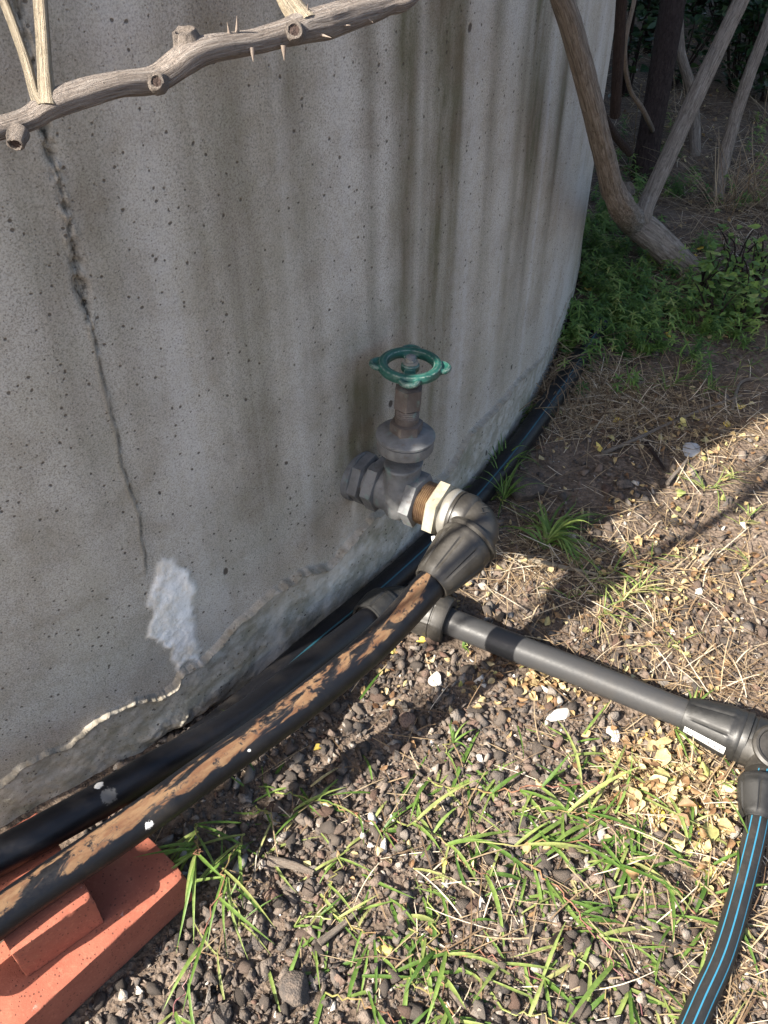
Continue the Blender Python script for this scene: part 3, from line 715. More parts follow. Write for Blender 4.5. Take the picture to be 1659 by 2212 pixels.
# handwheel: dished rim with four hollow ears and two broad spokes
hw = MB(); Fm = frame(UP, AX)
RW = .0425; ring = []; nr = 64
sec = [(-.0065, -.0065), (-.0075, 0), (-.006, .0065), (0, .0085), (.006, .0065), (.0075, 0), (.0065, -.0065), (0, -.008)]
cen = VC+UP*h_w
V = []; 
for k in range(nr):
    a = 2*pi*k/nr
    for (dr, dz) in sec: V.append(cen+Fm@np.array([(RW+dr)*cos(a), (RW+dr)*sin(a), dz]))
ns = len(sec); Fc = [(k*ns+j, ((k+1) % nr)*ns+j, ((k+1) % nr)*ns+(j+1) % ns, k*ns+(j+1) % ns) for k in range(nr) for j in range(ns)]
hw.add(V, Fc)
xd = Fm.T@np.array([1, 0, 0]); a_w = math.atan2(xd[1], xd[0])+radians(-3)
for q in range(4):                                                       # ears
    a = a_w+q*pi/2; er = np.array([cos(a), sin(a), 0]); et = np.array([-sin(a), cos(a), 0]); P = []
    for t_ in np.linspace(-1, 1, 13):
        P.append(cen+Fm@(er*(RW+.003+.0140*math.sqrt(max(0, 1-t_*t_)))+et*(.0135*t_)))
    V, Fc, _ = tube(np.array(P), .0047, 8, up=UP); hw.add(V, Fc)
    hw.add(*lathe([(.008, -.0065), (.0095, -.004), (.0095, .001), (.0085, .002)], cen+Fm@(er*(RW+.009)), UP, 12))
for sgn in (1, -1):                                                      # spokes
    a = a_w+pi/2; er = np.array([cos(a), sin(a), 0]); et = np.array([-sin(a), cos(a), 0]); V = []
    for t_ in (0, .25, .5, .75, 1.0):
        w_ = .0085+.004*abs(t_-.3); z_ = -.002-.002*math.sin(pi*t_)
        for (ss_, zz) in ((-1, -.004), (-1, .003), (1, .003), (1, -.004)): V.append(cen+Fm@(er*sgn*(RW*t_)+et*ss_*w_+np.array([0, 0, z_+zz])))
    hw.add(V, [(i*4+j, i*4+4+j, i*4+4+(j+1) % 4, i*4+(j+1) % 4) for i in range(4) for j in range(4)])
hw.add(*lathe([(.012, -.009), (.0145, -.006), (.0145, .003), (.012, .0055)], cen, UP, 28))
hwo = hw.obj('handwheel', M_wheel, gv, 55)
bv = hwo.modifiers.new('remesh', 'REMESH'); bv.mode = 'VOXEL'; bv.voxel_size = .0011; bv.use_smooth_shade = True
sm2 = hwo.modifiers.new('soften', 'SMOOTH'); sm2.iterations = 5; sm2.factor = .5
wn_ = MB(); wn_.add(*lathe([(.0085, .0055), (.0125, .0057), (.0125, .0072), (.0095, .0078)], cen, UP, 28)); wn_.add(*hexa(.0085, .0075, .0125, cen, UP, AX, 0, .001)); wn_.obj('wheel_nut', M_ring, hwo, 30)
# ------------------------------------------------------------------ keep-out test and density blobs
def tank_dist(x, y): return np.hypot(x-TC[0], y-TC[1])-TR
pipe_lines = [(np.array(D_pts)[:, :2], RB), (np.array(C_pts)[:, :2], RC), (np.array(E_pts)[:, :2], RE)]
def near_pipe(x, y):
    d = np.full(np.shape(x), 9.0)
    for P, r in pipe_lines:
        for i in range(len(P)-1):
            a, b = P[i], P[i+1]; ab = b-a; t_ = np.clip(((x-a[0])*ab[0]+(y-a[1])*ab[1])/(ab@ab), 0, 1)
            d = np.minimum(d, np.hypot(x-a[0]-t_*ab[0], y-a[1]-t_*ab[1])-r)
    return d
brick_c = at(200, 2050, 0)[:2]
def in_brick(x, y):
    rel = np.stack([x-(a_br[0]), y-(a_br[1])], -1); l = rel@d_br; w = rel@n_br
    return (l < .012) & (l > -.36) & (w > -.010) & (w < .125)
a_br = at(*c3(1485, 470), BH)[:2]; d_br = (at(*c3(1485, 470), BH)-at(*c3(215, 1640), BH))[:2]; d_br /= np.linalg.norm(d_br); n_br = np.array([-d_br[1], d_br[0]])
def spots_px(lst, n):
    """random ground points in gaussian blobs given as (u, v, su, sv, weight) in the picture"""
    w = np.array([b[4] for b in lst], float); w /= w.sum(); k = rng.choice(len(lst), n, p=w); P = []
    for i in k:
        u, v, su, sv, _ = lst[i]; uu = u+su*rng.normal(); vv = max(v+sv*rng.normal(), -150); P.append(at(uu, vv, 0)[:2])
    P = np.array(P); P = P[(tank_dist(P[:, 0], P[:, 1]) > .012) & ~in_brick(P[:, 0], P[:, 1])]; return P

# ------------------------------------------------------------------ gravel
def hull(seed, n=13, flat=.7):
    r = np.random.default_rng(seed); bm = bmesh.new()
    q = r.normal(size=(n, 3)); q /= np.linalg.norm(q, axis=1)[:, None]; q *= r.uniform(.8, 1.1, (n, 1)); q *= np.array([1.15, r.uniform(.5, .95), flat*r.uniform(.55, 1)])
    for p in q: bm.verts.new(p)
    g = bmesh.ops.convex_hull(bm, input=bm.verts); 
    bmesh.ops.delete(bm, geom=[v for v in bm.verts if not v.link_faces], context='VERTS'); bmesh.ops.triangulate(bm, faces=bm.faces)
    bm.verts.index_update(); V = np.array([v.co[:] for v in bm.verts]); Fc = np.array([[v.index for v in f.verts] for f in bm.faces]); bm.free(); return V, Fc
HUL = [hull(i, 8+i % 4) for i in range(40)]
def rots(n, tilt=None):
    """random rotation matrices"""
    q = rng.normal(size=(n, 4)); q /= np.linalg.norm(q, axis=1)[:, None]; w, x, y, z = q.T
    return np.stack([1-2*(y*y+z*z), 2*(x*y-z*w), 2*(x*z+y*w), 2*(x*y+z*w), 1-2*(x*x+z*z), 2*(y*z-x*w), 2*(x*z-y*w), 2*(y*z+x*w), 1-2*(x*x+y*y)], 1).reshape(n, 3, 3)
def scatter(P, sizes, rnd, variants, Rm):
    Vs = []; Fs = []; As = []; off = 0; vi = rng.integers(0, len(variants), len(P))
    for i, p in enumerate(P):
        V, Fc = variants[vi[i]]
        Vs.append((V*sizes[i])@Rm[i].T+p); Fs.append(Fc+off); As.append(np.full(len(V), rnd[i])); off += len(V)
    return np.vstack(Vs), np.vstack(Fs), np.concatenate(As)
NG = 24000
uu = rng.uniform(180, 1760, NG*3); vv = 560+1750*rng.uniform(0, 1, NG*3)**.75
keep = rng.uniform(size=NG*3) < np.clip(.45+.8*np.exp(-((uu-850)/420)**2-((vv-1580)/260)**2)+.30*np.exp(-((uu-1350)/260)**2-((vv-1250)/160)**2), 0, 1)*np.where(vv < 900, .45, 1)
P = np.array([at(a, b, 0)[:2] for a, b in zip(uu[keep], vv[keep])])
lump = fbm(P[:, 0]*6, P[:, 1]*6, 0, 91, 2)
ok = (tank_dist(P[:, 0], P[:, 1]) > .01) & ~in_brick(P[:, 0], P[:, 1]) & (near_pipe(P[:, 0], P[:, 1]) > -.004) & (lump > rng.uniform(-1.0, .25, len(P))-.35)
P = P[ok][:NG]
sz = .0025*np.exp(rng.normal(0, .68, len(P))); sz = np.clip(sz, .0011, .0100)
big = rng.uniform(size=len(P)) < .20; sz[big] *= rng.uniform(1.8, 4.2, big.sum()); sz = np.clip(sz, .001, .0170)
sz *= np.where(near_pipe(P[:, 0], P[:, 1]) < .008, .5, 1)
rn = rng.uniform(size=len(P))*.965; rn[rng.uniform(size=len(P)) < .012] = 1.0
order = np.argsort(-sz); top = order[:280]; rest = order[280:]
Rm = rots(len(P))
Pz = np.column_stack([P, gz(P[:, 0], P[:, 1])+sz*.12])
V, Fc, A = scatter(Pz[rest], sz[rest], rn[rest], HUL, Rm[rest])
g = obj('gravel', V, Fc, M_stone, ground, None, dict(rnd=A)); tag(g, kind='stuff')
stone_me = []
for k in range(14):
    V, Fc = hull(200+k, 15, .75); me = mesh_from('stone', V, Fc); me.materials.append(M_stone_o); stone_me.append(me)
for j, i in enumerate(top):
    o = bpy.data.objects.new('stone', stone_me[j % 14]); COL.objects.link(o); o.parent = ground
    o.location = tuple(Pz[i]-gl); s_ = float(sz[i])*1.02; o.scale = (s_, s_, s_); o.rotation_euler = tuple(rng.uniform(0, 6.28, 3))
# stones that can be told apart in the photograph
def rock(name, u, v, r, mat, label, cat='stone', group=None, seed=0, flat=.6, sq=(1, 1)):
    r_ = np.random.default_rng(seed+500); bm = bmesh.new(); bmesh.ops.create_icosphere(bm, subdivisions=3, radius=1)
    V = np.array([q.co[:] for q in bm.verts]); Fc = [tuple(q.index for q in f.verts) for f in bm.faces]; bm.free()
    for _ in range(9):
        n_ = r_.normal(size=3); n_ /= np.linalg.norm(n_); dd = V@n_; c = r_.uniform(.55, .85); V = V-np.outer(np.clip(dd-c, 0, 9)*.92, n_)
    V = V*(1+.09*fbm(V[:, 0]*3+seed, V[:, 1]*3, V[:, 2]*3, 7, 3))[:, None]
    V = V*np.array([r*sq[0], r*sq[1], r*flat]); a = r_.uniform(0, 6); c, s_ = cos(a), sin(a); V = V@np.array([[c, s_, 0], [-s_, c, 0], [0, 0, 1]])
    p = at(u, v, 0); p[2] = gz(p[0], p[1])+r*flat*.5
    return tag(obj(name, V+p, Fc, mat, None, 35), label, cat, group)
rock('stone', 1490, 972, .027, M_greystone, 'flat pale grey stone lying among twigs and yellow leaves', seed=1, flat=.35, sq=(1.1, .85))
rock('stone', 940, 1468, .016, M_chip, 'white crumbly lump on the dark gravel below the grey pipe', seed=2, sq=(1, .9))
rock('stone', 1205, 1548, .022, M_chip, 'largest white crumbly lump on the gravel, near the ribbed coupling', seed=3, sq=(1.2, .7), flat=.4)
rock('stone', 1325, 1585, .014, M_chip, 'white pebble between the white lump and the labelled coupling', seed=4, sq=(1.2, .8), flat=.5)
rock('stone', 880, 1553, .016, M_rock2, 'dark red-brown rounded stone on the gravel', seed=5)
rock('stone', 1140, 1060, .040, M_rock, 'brown clod of earth beside the grass at the tank foot', 'clod', seed=6, flat=.8)
rock('stone', 1350, 1045, .020, M_rock, 'mossy brown stone at the edge of the tank shadow', seed=7)
rock('stone', 640, 2138, .024, M_rock, 'large grey stone in the grass at the corner by the long brick', seed=8, flat=.8)
rock('stone', 480, 2195, .018, M_rock, 'grey stone beside the hanging grass leaves', seed=9)
rock('stone', 560, 2030, .015, M_rock, 'grey stone just off the end of the long brick', seed=10)

# ------------------------------------------------------------------ ribbons: straw, blades, leaves
def ribbons(P0, D0, L, Wd, sag, n=5, taper=.9, vary=.0, fold=0.0, wig=.0):
    """many blades at once: bases P0, unit directions D0, lengths, widths, droop; returns V, F(quads), t along"""
    N = len(P0); t_ = np.linspace(0, 1, n); D0 = D0/np.linalg.norm(D0, axis=1)[:, None]
    side = np.cross(D0, np.array([0, 0, 1.])); sn = np.linalg.norm(side, axis=1); side[sn < .05] = (1, 0, 0); side /= np.linalg.norm(side, axis=1)[:, None]
    lat = rng.normal(size=N)*wig
    C = P0[:, None, :]+D0[:, None, :]*(t_[None, :, None]*L[:, None, None])
    C[:, :, 2] -= sag[:, None]*L[:, None]*t_[None, :]**2
    C = C+side[:, None, :]*(lat[:, None]*L[:, None]*t_[None, :]**2)[:, :, None]
    w = Wd[:, None]*np.where(t_ < .25, .6+1.6*t_, 1-((t_-.25)/.75)**1.6*taper)[None, :]
    if fold > 0:
        Va = np.stack([C-side[:, None, :]*w[:, :, None]*.5, C-np.array([0, 0, 1.])*(w*fold)[:, :, None], C+side[:, None, :]*w[:, :, None]*.5], 2); m = 3
    else:
        Va = np.stack([C-side[:, None, :]*w[:, :, None]*.5, C+side[:, None, :]*w[:, :, None]*.5], 2); m = 2
    V = Va.reshape(-1, 3); base = np.arange(N)*n*m
    Fq = []
    for i in range(n-1):
        for j in range(m-1): Fq.append(np.stack([base+i*m+j, base+i*m+j+1, base+(i+1)*m+j+1, base+(i+1)*m+j], 1))
    return V, np.vstack(Fq), np.repeat(np.arange(N), n*m)
def dirs(n, el_lo, el_hi, az=None):
    a = rng.uniform(0, 2*pi, n) if az is None else az; e = rng.uniform(el_lo, el_hi, n)
    return np.stack([np.cos(a)*np.cos(e), np.sin(a)*np.cos(e), np.sin(e)], 1)
# dry straw
blob = [(1290, 850, 120, 45, 9), (1220, 830, 60, 30, 4), (1420, 900, 140, 45, 7), (1580, 960, 90, 60, 1.5), (1130, 1180, 60, 50, 2), (1250, 1260, 110, 55, 2.2), (1500, 1300, 130, 100, 1.9), (1450, 1130, 150, 60, 1.3), (1330, 1180, 110, 60, .9), (1300, 1420, 150, 60, .9),
        (1560, 1480, 90, 40, 1.5), (1430, 1700, 110, 50, 2.6), (1600, 2020, 60, 130, 2.2), (1480, 470, 130, 80, 4), (1600, 420, 70, 60, 5), (1540, 180, 110, 120, 10), (1350, 150, 60, 120, 4), (1480, 40, 150, 90, 8), (1380, 340, 50, 60, 2), (1050, 1800, 260, 160, 1.3), (1100, 2050, 260, 120, 1.0),
        (700, 1560, 150, 90, .35), (1400, 640, 120, 60, 4.2), (1480, 560, 90, 40, 1.5), (1120, 940, 30, 60, 1.0)]
P = spots_px(blob, 7600); N = len(P)
Lh = rng.uniform(.03, .12, N)*np.where(P[:, 1] > 2.2, 1.3, 1); Dr = dirs(N, -.06, .30)
P0 = np.column_stack([P, gz(P[:, 0], P[:, 1])+rng.uniform(.001, .016, N)])
V, Fc, ids = ribbons(P0, Dr, Lh, rng.uniform(.0009, .0026, N), rng.uniform(.0, .3, N), 5, .5, wig=.12)
V[:, 2] = np.maximum(V[:, 2], gz(V[:, 0], V[:, 1])+.0015)
g = obj('dry_grass', V, Fc, M_straw, None, None, dict(rnd=rng.uniform(size=N)[ids])); tag(g, 'pale dry straw and grass litter strewn over the soil', 'dry grass', kind='stuff')
blob = [(1185, 840, 26, 34, 3), (1150, 880, 18, 26, 1), (1215, 800, 26, 20, 2)]
P = spots_px(blob, 130); N = len(P); P0 = np.column_stack([P, gz(P[:, 0], P[:, 1])+rng.uniform(.05, .062, N)])
V, Fc, ids = ribbons(P0, dirs(N, -.15, .25), rng.uniform(.08, .2, N), rng.uniform(.0014, .003, N), rng.uniform(.1, .45, N), 6, .5, wig=.2)
V[:, 2] = np.maximum(V[:, 2], gz(V[:, 0], V[:, 1])+.0015)
g = obj('straw_tangle', V, Fc, M_straw, None, None, dict(rnd=rng.uniform(0, .6, N)[ids])); tag(g, 'tangle of dry straw lying across the blue-lined pipe', 'dry grass', kind='stuff')
# small crumbs of dead leaf
def leafmesh(n=5, curl=.25, cup=.2, seed=0, asp=.5, wavy=.0):
    r = np.random.default_rng(seed); t_ = np.linspace(0, 1, n); V = []
    for a in t_:
        w = asp*.5*math.sin(pi*min(1, a**.8*.97+.03))**.8
        for s_ in (-1, -.5, 0, .5, 1):
            V.append((a-.5, s_*w*(1+.15*r.normal()), curl*(a-.5)**2*1.6+cup*(s_*w)**2*4+wavy*r.normal()))
    Fc = [(i*5+j, i*5+j+1, i*5+j+6, i*5+j+5) for i in range(n-1) for j in range(4)]
    return np.array(V), np.array(Fc)
LV = [leafmesh(5, rng.uniform(-.9, .9), rng.uniform(-1, 1.2), i, rng.uniform(.4, .75), .035) for i in range(16)]
def lean(n, amt=.5):
    a = rng.uniform(0, 2*pi, n); R1 = np.zeros((n, 3, 3)); R1[:, 0, 0] = np.cos(a); R1[:, 0, 1] = -np.sin(a); R1[:, 1, 0] = np.sin(a); R1[:, 1, 1] = np.cos(a); R1[:, 2, 2] = 1
    e = rng.normal(0, amt, n); b = rng.uniform(0, 2*pi, n); x, y = np.cos(b), np.sin(b); c, s_ = np.cos(e), np.sin(e)
    R2 = np.zeros((n, 3, 3)); R2[:, 0, 0] = c+x*x*(1-c); R2[:, 0, 1] = x*y*(1-c); R2[:, 0, 2] = y*s_; R2[:, 1, 0] = x*y*(1-c); R2[:, 1, 1] = c+y*y*(1-c); R2[:, 1, 2] = -x*s_; R2[:, 2, 0] = -y*s_; R2[:, 2, 1] = x*s_; R2[:, 2, 2] = c
    return R2@R1
blob = [(1450, 1715, 75, 45, 6), (1380, 1640, 60, 30, 2), (1200, 1480, 90, 30, 2.2), (1560, 1900, 40, 60, .8), (1150, 1380, 200, 140, 1.2), (1300, 900, 150, 50, 2), (1520, 940, 90, 40, 1.6), (1500, 1250, 120, 120, 3.5), (1300, 1200, 120, 80, 2), (1400, 650, 140, 60, 3.5), (1500, 300, 140, 160, 5), (1480, 80, 150, 100, 5), (850, 1450, 80, 60, .5), (1000, 1900, 250, 150, .8), (1500, 1590, 80, 15, 1.3)]
P = spots_px(blob, 2300); N = len(P); s_ = rng.uniform(.006, .020, N)
V, Fc, A = scatter(np.column_stack([P, gz(P[:, 0], P[:, 1])+.004+s_*rng.uniform(.05, .5, N)]), s_, rng.uniform(size=N), LV, lean(N, .5))
V[:, 2] = np.maximum(V[:, 2], gz(V[:, 0], V[:, 1])+.001)
P2 = spots_px([(1440, 1715, 75, 50, 4), (1400, 1650, 60, 25, 1.2), (1520, 1780, 50, 40, 1)], 95); N2 = len(P2); s2 = rng.uniform(.012, .036, N2)
V2, F2_, A2 = scatter(np.column_stack([P2, gz(P2[:, 0], P2[:, 1])+.006+rng.uniform(0, .016, N2)]), s2, rng.uniform(.1, 1.0, N2), LV, lean(N2, .6))
V = np.vstack([V, V2]); Fc = np.vstack([Fc, F2_+len(V)-len(V2)]); A = np.concatenate([A, A2])
g = obj('leaf_litter', V, Fc, M_dead, None, 180, dict(rnd=A)); tag(g, 'crumpled tan dead leaf litter scattered over the gravel', 'leaf litter', kind='stuff')
# yellow fallen leaves that can be picked out
YL = [(1310, 590, .028), (1395, 610, .026), (1330, 660, .030), (1440, 720, .026), (1385, 700, .022), (1255, 605, .024), (1600, 600, .024), (1348, 528, .030), (1510, 545, .030), (1268, 635, .028), (1500, 560, .018), (1295, 970, .026), (1335, 905, .02), (1470, 918, .028), (1500, 905, .022), (1570, 920, .022), (1400, 930, .022), (850, 1405, .020), (690, 1618, .016), (1320, 945, .02), (1230, 750, .02),
      (1180, 1455, .02), (1340, 1500, .02), (1380, 1690, .026), (1440, 1690, .03), (1490, 1740, .03), (1420, 1760, .028), (1470, 1700, .026), (1530, 1880, .026), (1365, 1720, .022), (960, 1860, .014), (830, 2050, .02), (1600, 880, .02), (1450, 905, .018), (910, 1390, .017), (1510, 1790, .025), (1400, 1590, .02)]
GL = 'yellow leaves fallen on the soil'
for i, (u, v, s_) in enumerate(YL):
    p = at(u, v, 0); V, Fc = LV[i % 16]; Rr = lean(1, .35)[0]; V = (V*s_*1.15)@Rr.T+np.array([p[0], p[1], gz(p[0], p[1])+.007+(.012 if v < 700 else 0)])
    o = obj('fallen_leaf', V, [tuple(f) for f in Fc], M_yel, None, 180, dict(rnd=np.full(len(V), rng.uniform())))
    lab = 'yellow leaf fallen among the green weeds by the tree foot' if v < 700 else 'curled yellow leaf fallen on twiggy soil in the tank shade' if v < 1000 else 'curled yellow-cream leaf fallen on the sunny gravel'
    tag(o, lab, 'leaf', GL)
for u, v in [(1470, 1068), (1245, 960+170), (1135, 948)]:
    p = at(u, v, 0); V, Fc = LV[3]; V = (V*.026)@lean(1, .3)[0].T+np.array([p[0], p[1], gz(p[0], p[1])+.01])
    tag(obj('fallen_leaf', V, [tuple(f) for f in Fc], M_weed, None, 180, dict(rnd=np.full(len(V), .95))), 'fresh green leaf fallen on the gravel', 'leaf', 'green leaves fallen on the gravel')
# sticks on the ground
def stick(px, r, mat, label, cat='stick', z=.012, n=8, group='sticks on the ground'):
    Q = []
    for u, v in px: p = at(u, v, 0); p[2] = gz(p[0], p[1])+z; Q.append(p)
    Q = spline(Q, 5); m = len(Q); rr = r*np.linspace(1, .55, m)
    V, Fc, A = tube(Q, rr, n, rough=lambda a, l, i: 1+.14*float(vnoise(cos(a)*2+l*60, sin(a)*2, l*40, 3))); o = obj('stick', V, Fc, mat, None, 60, A); return tag(o, label, cat, group)
stick([(1300, 985), (1370, 955), (1440, 920), (1530, 885), (1600, 862)], .0048, M_bark, 'longest straight grey stick lying across the straw')
stick([(1395, 960), (1415, 990), (1437, 1022)], .0055, M_bark2, 'short dark stick below the long grey stick')
stick([(1440, 1050), (1460, 1025), (1482, 1000)], .0055, M_bark, 'short brown stick pointing at the flat grey stone')
stick([(1580, 890), (1600, 830), (1659, 826), (1690, 830)], .0045, M_bark, 'bent grey twig at the edge of the weeds')
stick([(1659, 1600), (1620, 1595), (1560, 1540), (1580, 1530)], .005, M_cane, 'pale twig behind the labelled coupling')
stick([(580, 1862), (630, 1872), (678, 1890)], .0085, m_bark('weathered_wood', (.20, .15, .12), (.33, .27, .22), (.45, .39, .33), 2), 'weathered splinter of wood on the soil near the long brick', 'wood')
stick([(690, 2040), (735, 2005), (770, 1975)], .006, M_bark, 'grey splinter of bark under the grass leaves', 'wood')
stick([(1140, 1215), (1210, 1232), (1290, 1248)], .005, M_cane, 'pale dry stalk beside the grass tuft right of the valve')
stick([(780, 1090+60), (840, 1180), (905, 1150), (925, 1175)], .0016, M_cane, 'thin dry stalk arching over the blue-lined pipe', z=.06)
stick([(1190, 2040), (1210, 2020), (1235, 2040)], .005, M_bark2, 'small black burnt twig in the sunny grass')

# ------------------------------------------------------------------ grass plants
def grass_plant(px, label, nblade=3, L=(.05, .11), w=(.0028, .0048), step=.032, lift=.012, stem=True, group='grass runners on the gravel', el=(.05, .8), hang=(.2, .9), base_h=0.0, col=(0, .95), out=None):
    Q = []
    for q in px:
        p = at(q[0], q[1], q[2] if len(q) > 2 else 0)
        if len(q) < 3: p[2] = gz(p[0], p[1])+.004
        Q.append(p)
    root = thing('grass_plant', (Q[0][0], Q[0][1], float(gz(Q[0][0], Q[0][1]))), label, 'grass', group)
    Q = spline(Q, 8) if len(Q) > 1 else np.array(Q)
    if len(Q) > 1:
        seg = np.linalg.norm(np.diff(Q, axis=0), axis=1); S_ = np.concatenate([[0], np.cumsum(seg)]); tot = S_[-1]
        Q = Q+np.column_stack([.004*rng.normal(size=len(Q)), .004*rng.normal(size=len(Q)), lift*np.sin(np.linspace(0, pi, len(Q)))*(1 if len(px[0]) < 3 else .2)])
        ss_ = np.arange(0, tot+1e-6, step)+rng.uniform(-.006, .006, len(np.arange(0, tot+1e-6, step)))
        nodes = np.stack([np.interp(ss_, S_, Q[:, k]) for k in range(3)], 1); T = np.gradient(Q, axis=0); tn = np.stack([np.interp(ss_, S_, T[:, k]) for k in range(3)], 1)
        if stem:
            V, Fc, A = tube(Q, np.linspace(.0013, .0009, len(Q)), 5); obj('stem', V, Fc, M_runner, root, 60, dict(rnd=np.clip(A['len']/.3+.1*rng.normal(), 0, 1)))
    else: nodes = np.repeat(Q, 1, 0); tn = np.array([[0, 0, 1.]])
    B = []; Dd = []
    for p, t_ in zip(nodes, tn):
        k = max(1, rng.poisson(nblade))
        for _ in range(k):
            a0 = math.atan2(t_[1], t_[0])+rng.choice([-1, 1])*rng.uniform(.25, 1.5) if len(px) > 1 else rng.uniform(0, 2*pi)
            if out is not None and rng.uniform() < .7: a0 = out+rng.normal()*.5
            e = rng.uniform(*el); B.append(p+rng.normal(size=3)*np.array([.002, .002, .0005])+np.array([0, 0, base_h])); Dd.append((cos(a0)*cos(e), sin(a0)*cos(e), sin(e)))
    N = len(B); Ls = rng.uniform(L[0], L[1], N)
    V, Fc, ids = ribbons(np.array(B), np.array(Dd), Ls, rng.uniform(w[0], w[1], N), rng.uniform(hang[0], hang[1], N), 8, .97, fold=.18, wig=.12)
    V[:, 2] = np.maximum(V[:, 2], gz(V[:, 0], V[:, 1])+.0015)
    cr = rng.uniform(col[0], col[1], N)
    if px[0][1] > 1500 or N < 12:
        nv = 24; nf = len(Fc)//N; Fq = Fc.reshape(-1, N, 4)
        for i in range(N): obj('blade', V[i*nv:(i+1)*nv], Fq[:, i, :]-i*nv, M_grass, root, 180, dict(rnd=np.full(nv, cr[i])))
    else:
        tag(obj('blades', V, Fc, M_grass, root, 180, dict(rnd=cr[ids])), kind='stuff')
    return root
g1 = 'creeping grass runner with paired leaves on the sunny gravel'
RL = ['grass runner with paired leaves just below the white lumps and leaf pile', 'grass runner with paired leaves nearest the open dark gravel', 'grass runner ending at the pale leaf pile', 'longest grass runner slanting from the gravel towards the blue-striped pipe', 'grass runner ending at the side of the blue-striped pipe', 'grass runner above the small black burnt twig', 'short grass runner by the large grey stone', 'straight grass runner crossing two others beside the grey stone', 'short grass runner past the black burnt twig', 'grass runner creeping over the pale leaf pile', 'grass runner passing under the blue-striped pipe', 'short grass runner beside the leaf pile edge', 'grass runner starting right beside the large grey stone', 'grass runner with few leaves near the burnt twig']
for gi, px in enumerate([[(920, 1690), (1050, 1712), (1180, 1710), (1310, 1695), (1430, 1700)], [(840, 1770), (930, 1800), (1010, 1870), (1100, 1920)], [(1000, 1800), (1120, 1830), (1260, 1820), (1380, 1850)], [(1100, 1840), (1180, 1900), (1260, 1990), (1330, 2090), (1390, 2190)],
           [(1310, 1850), (1400, 1880), (1480, 1960), (1530, 2000)], [(870, 2000), (960, 2060), (1060, 2070), (1200, 2130)], [(840, 2110), (930, 2150), (1010, 2230)], [(930, 1900), (940, 2000), (950, 2110), (960, 2200)], [(1230, 2050), (1290, 2120), (1320, 2215)],
           [(1380, 1800), (1450, 1830), (1560, 1800)], [(1500, 1900), (1560, 1960), (1620, 2040)], [(1120, 1740), (1210, 1760), (1330, 1770)], [(700, 2140), (800, 2180), (900, 2240)], [(1080, 2180), (1180, 2210), (1260, 2240)]]):
    grass_plant(px, RL[gi], 1.5, (.06, .16), (.0042, .0074), .036, el=(.0, .6))
g2 = 'grass runner with long leaves rooted beside the rusty pipe'
grass_plant([(600, 1710), (680, 1735), (760, 1765), (860, 1810)], g2, 1.4, (.04, .08))
grass_plant([(545, 1730), (590, 1770), (620, 1800)], 'dense grass clump between the rusty pipe and the weathered splinter', 2.6, (.05, .10))
grass_plant([(640, 1995), (710, 1985), (790, 2020), (850, 2060)], 'grass runner with drooping leaves past the end of the long brick', 2.4, (.06, .11))
grass_plant([(750, 1830), (720, 1900), (690, 1960)], 'grass runner crossing beside the weathered splinter of wood', 1.8, (.05, .09))
dn = math.atan2(-1, -.25)
grass_plant([(528, 1800, .02), (490, 1880, .05), (450, 1985, .07), (412, 2090, .06), (372, 2190, .04)], 'tall green grass stem with long drooping leaves leaning past the end of the long brick', 2.2, (.09, .15), (.004, .0058), .035, 0, el=(-.15, .5), hang=(.1, .5), out=dn, col=(.3, .9))
grass_plant([(430, 1780, .02), (428, 1830, .07), (425, 1850, .09)], 'grass tuft spilling over the corner of the long brick', 5, (.08, .13), (.004, .0058), .03, 0, el=(-.1, .6), hang=(.3, .8), out=dn, col=(.3, .9))
grass_plant([(950, 1625), (985, 1600)], 'small fresh grass sprout on the open gravel below the grey pipe', 3, (.035, .07), step=.02, el=(.3, 1.0))
grass_plant([(1000, 1400), (1002, 1385)], 'tiny grass sprout at the edge of the grey pipe', 2.5, (.03, .05), step=.015, el=(.5, 1.2))
rt = math.atan2(.2, 1)
grass_plant([(1170, 1185), (1190, 1160), (1215, 1165)], 'large arching grass tuft on the gravel right of the valve', 13, (.10, .21), (.0038, .0062), .02, el=(.35, 1.1), hang=(.6, 1.1), col=(.2, .8))
grass_plant([(1085, 1090), (1075, 1040), (1090, 1000)], 'dark grass tuft growing over the blue-lined pipe at the tank foot', 7, (.07, .16), (.002, .0035), .03, el=(.5, 1.3), hang=(.3, .9), base_h=.02, col=(0, .4))
grass_plant([(1060, 1070), (1105, 1095)], 'dark grass tuft right behind the valve elbow', 7, (.07, .14), (.002, .0035), .03, el=(.5, 1.3), hang=(.3, .9), col=(0, .4))
grass_plant([(1290, 1340), (1320, 1320), (1360, 1290), (1400, 1260)], 'thin yellowish grass tuft on the sunny gravel behind the grey pipe', 4, (.05, .10), (.0018, .0032), .02, el=(.2, .8), col=(.6, 1))
grass_plant([(1220, 1290), (1290, 1255), (1390, 1215), (1450, 1195)], 'long grass stalk reaching across the sunny gravel behind the grey pipe', 1.2, (.05, .10), (.002, .004), .03, el=(.2, .6), col=(.4, .9))
grass_plant([(1460, 1590), (1480, 1565), (1500, 1550)], 'grass sprig leaning over the labelled coupling', 3.5, (.06, .10), (.003, .0048), .025, el=(.3, .9), hang=(.3, .8), base_h=.01, col=(.3, .8))
grass_plant([(1600, 1690), (1560, 1700), (1520, 1720)], 'grass sprig leaning over the end of the blue-striped pipe', 2.5, (.05, .09), (.003, .0045), .03)
grass_plant([(1640, 1810), (1600, 1830), (1570, 1860)], 'grass sprig lying across the blue stripes below the coupling', 2.2, (.05, .09), (.003, .0045), .03, base_h=.02)
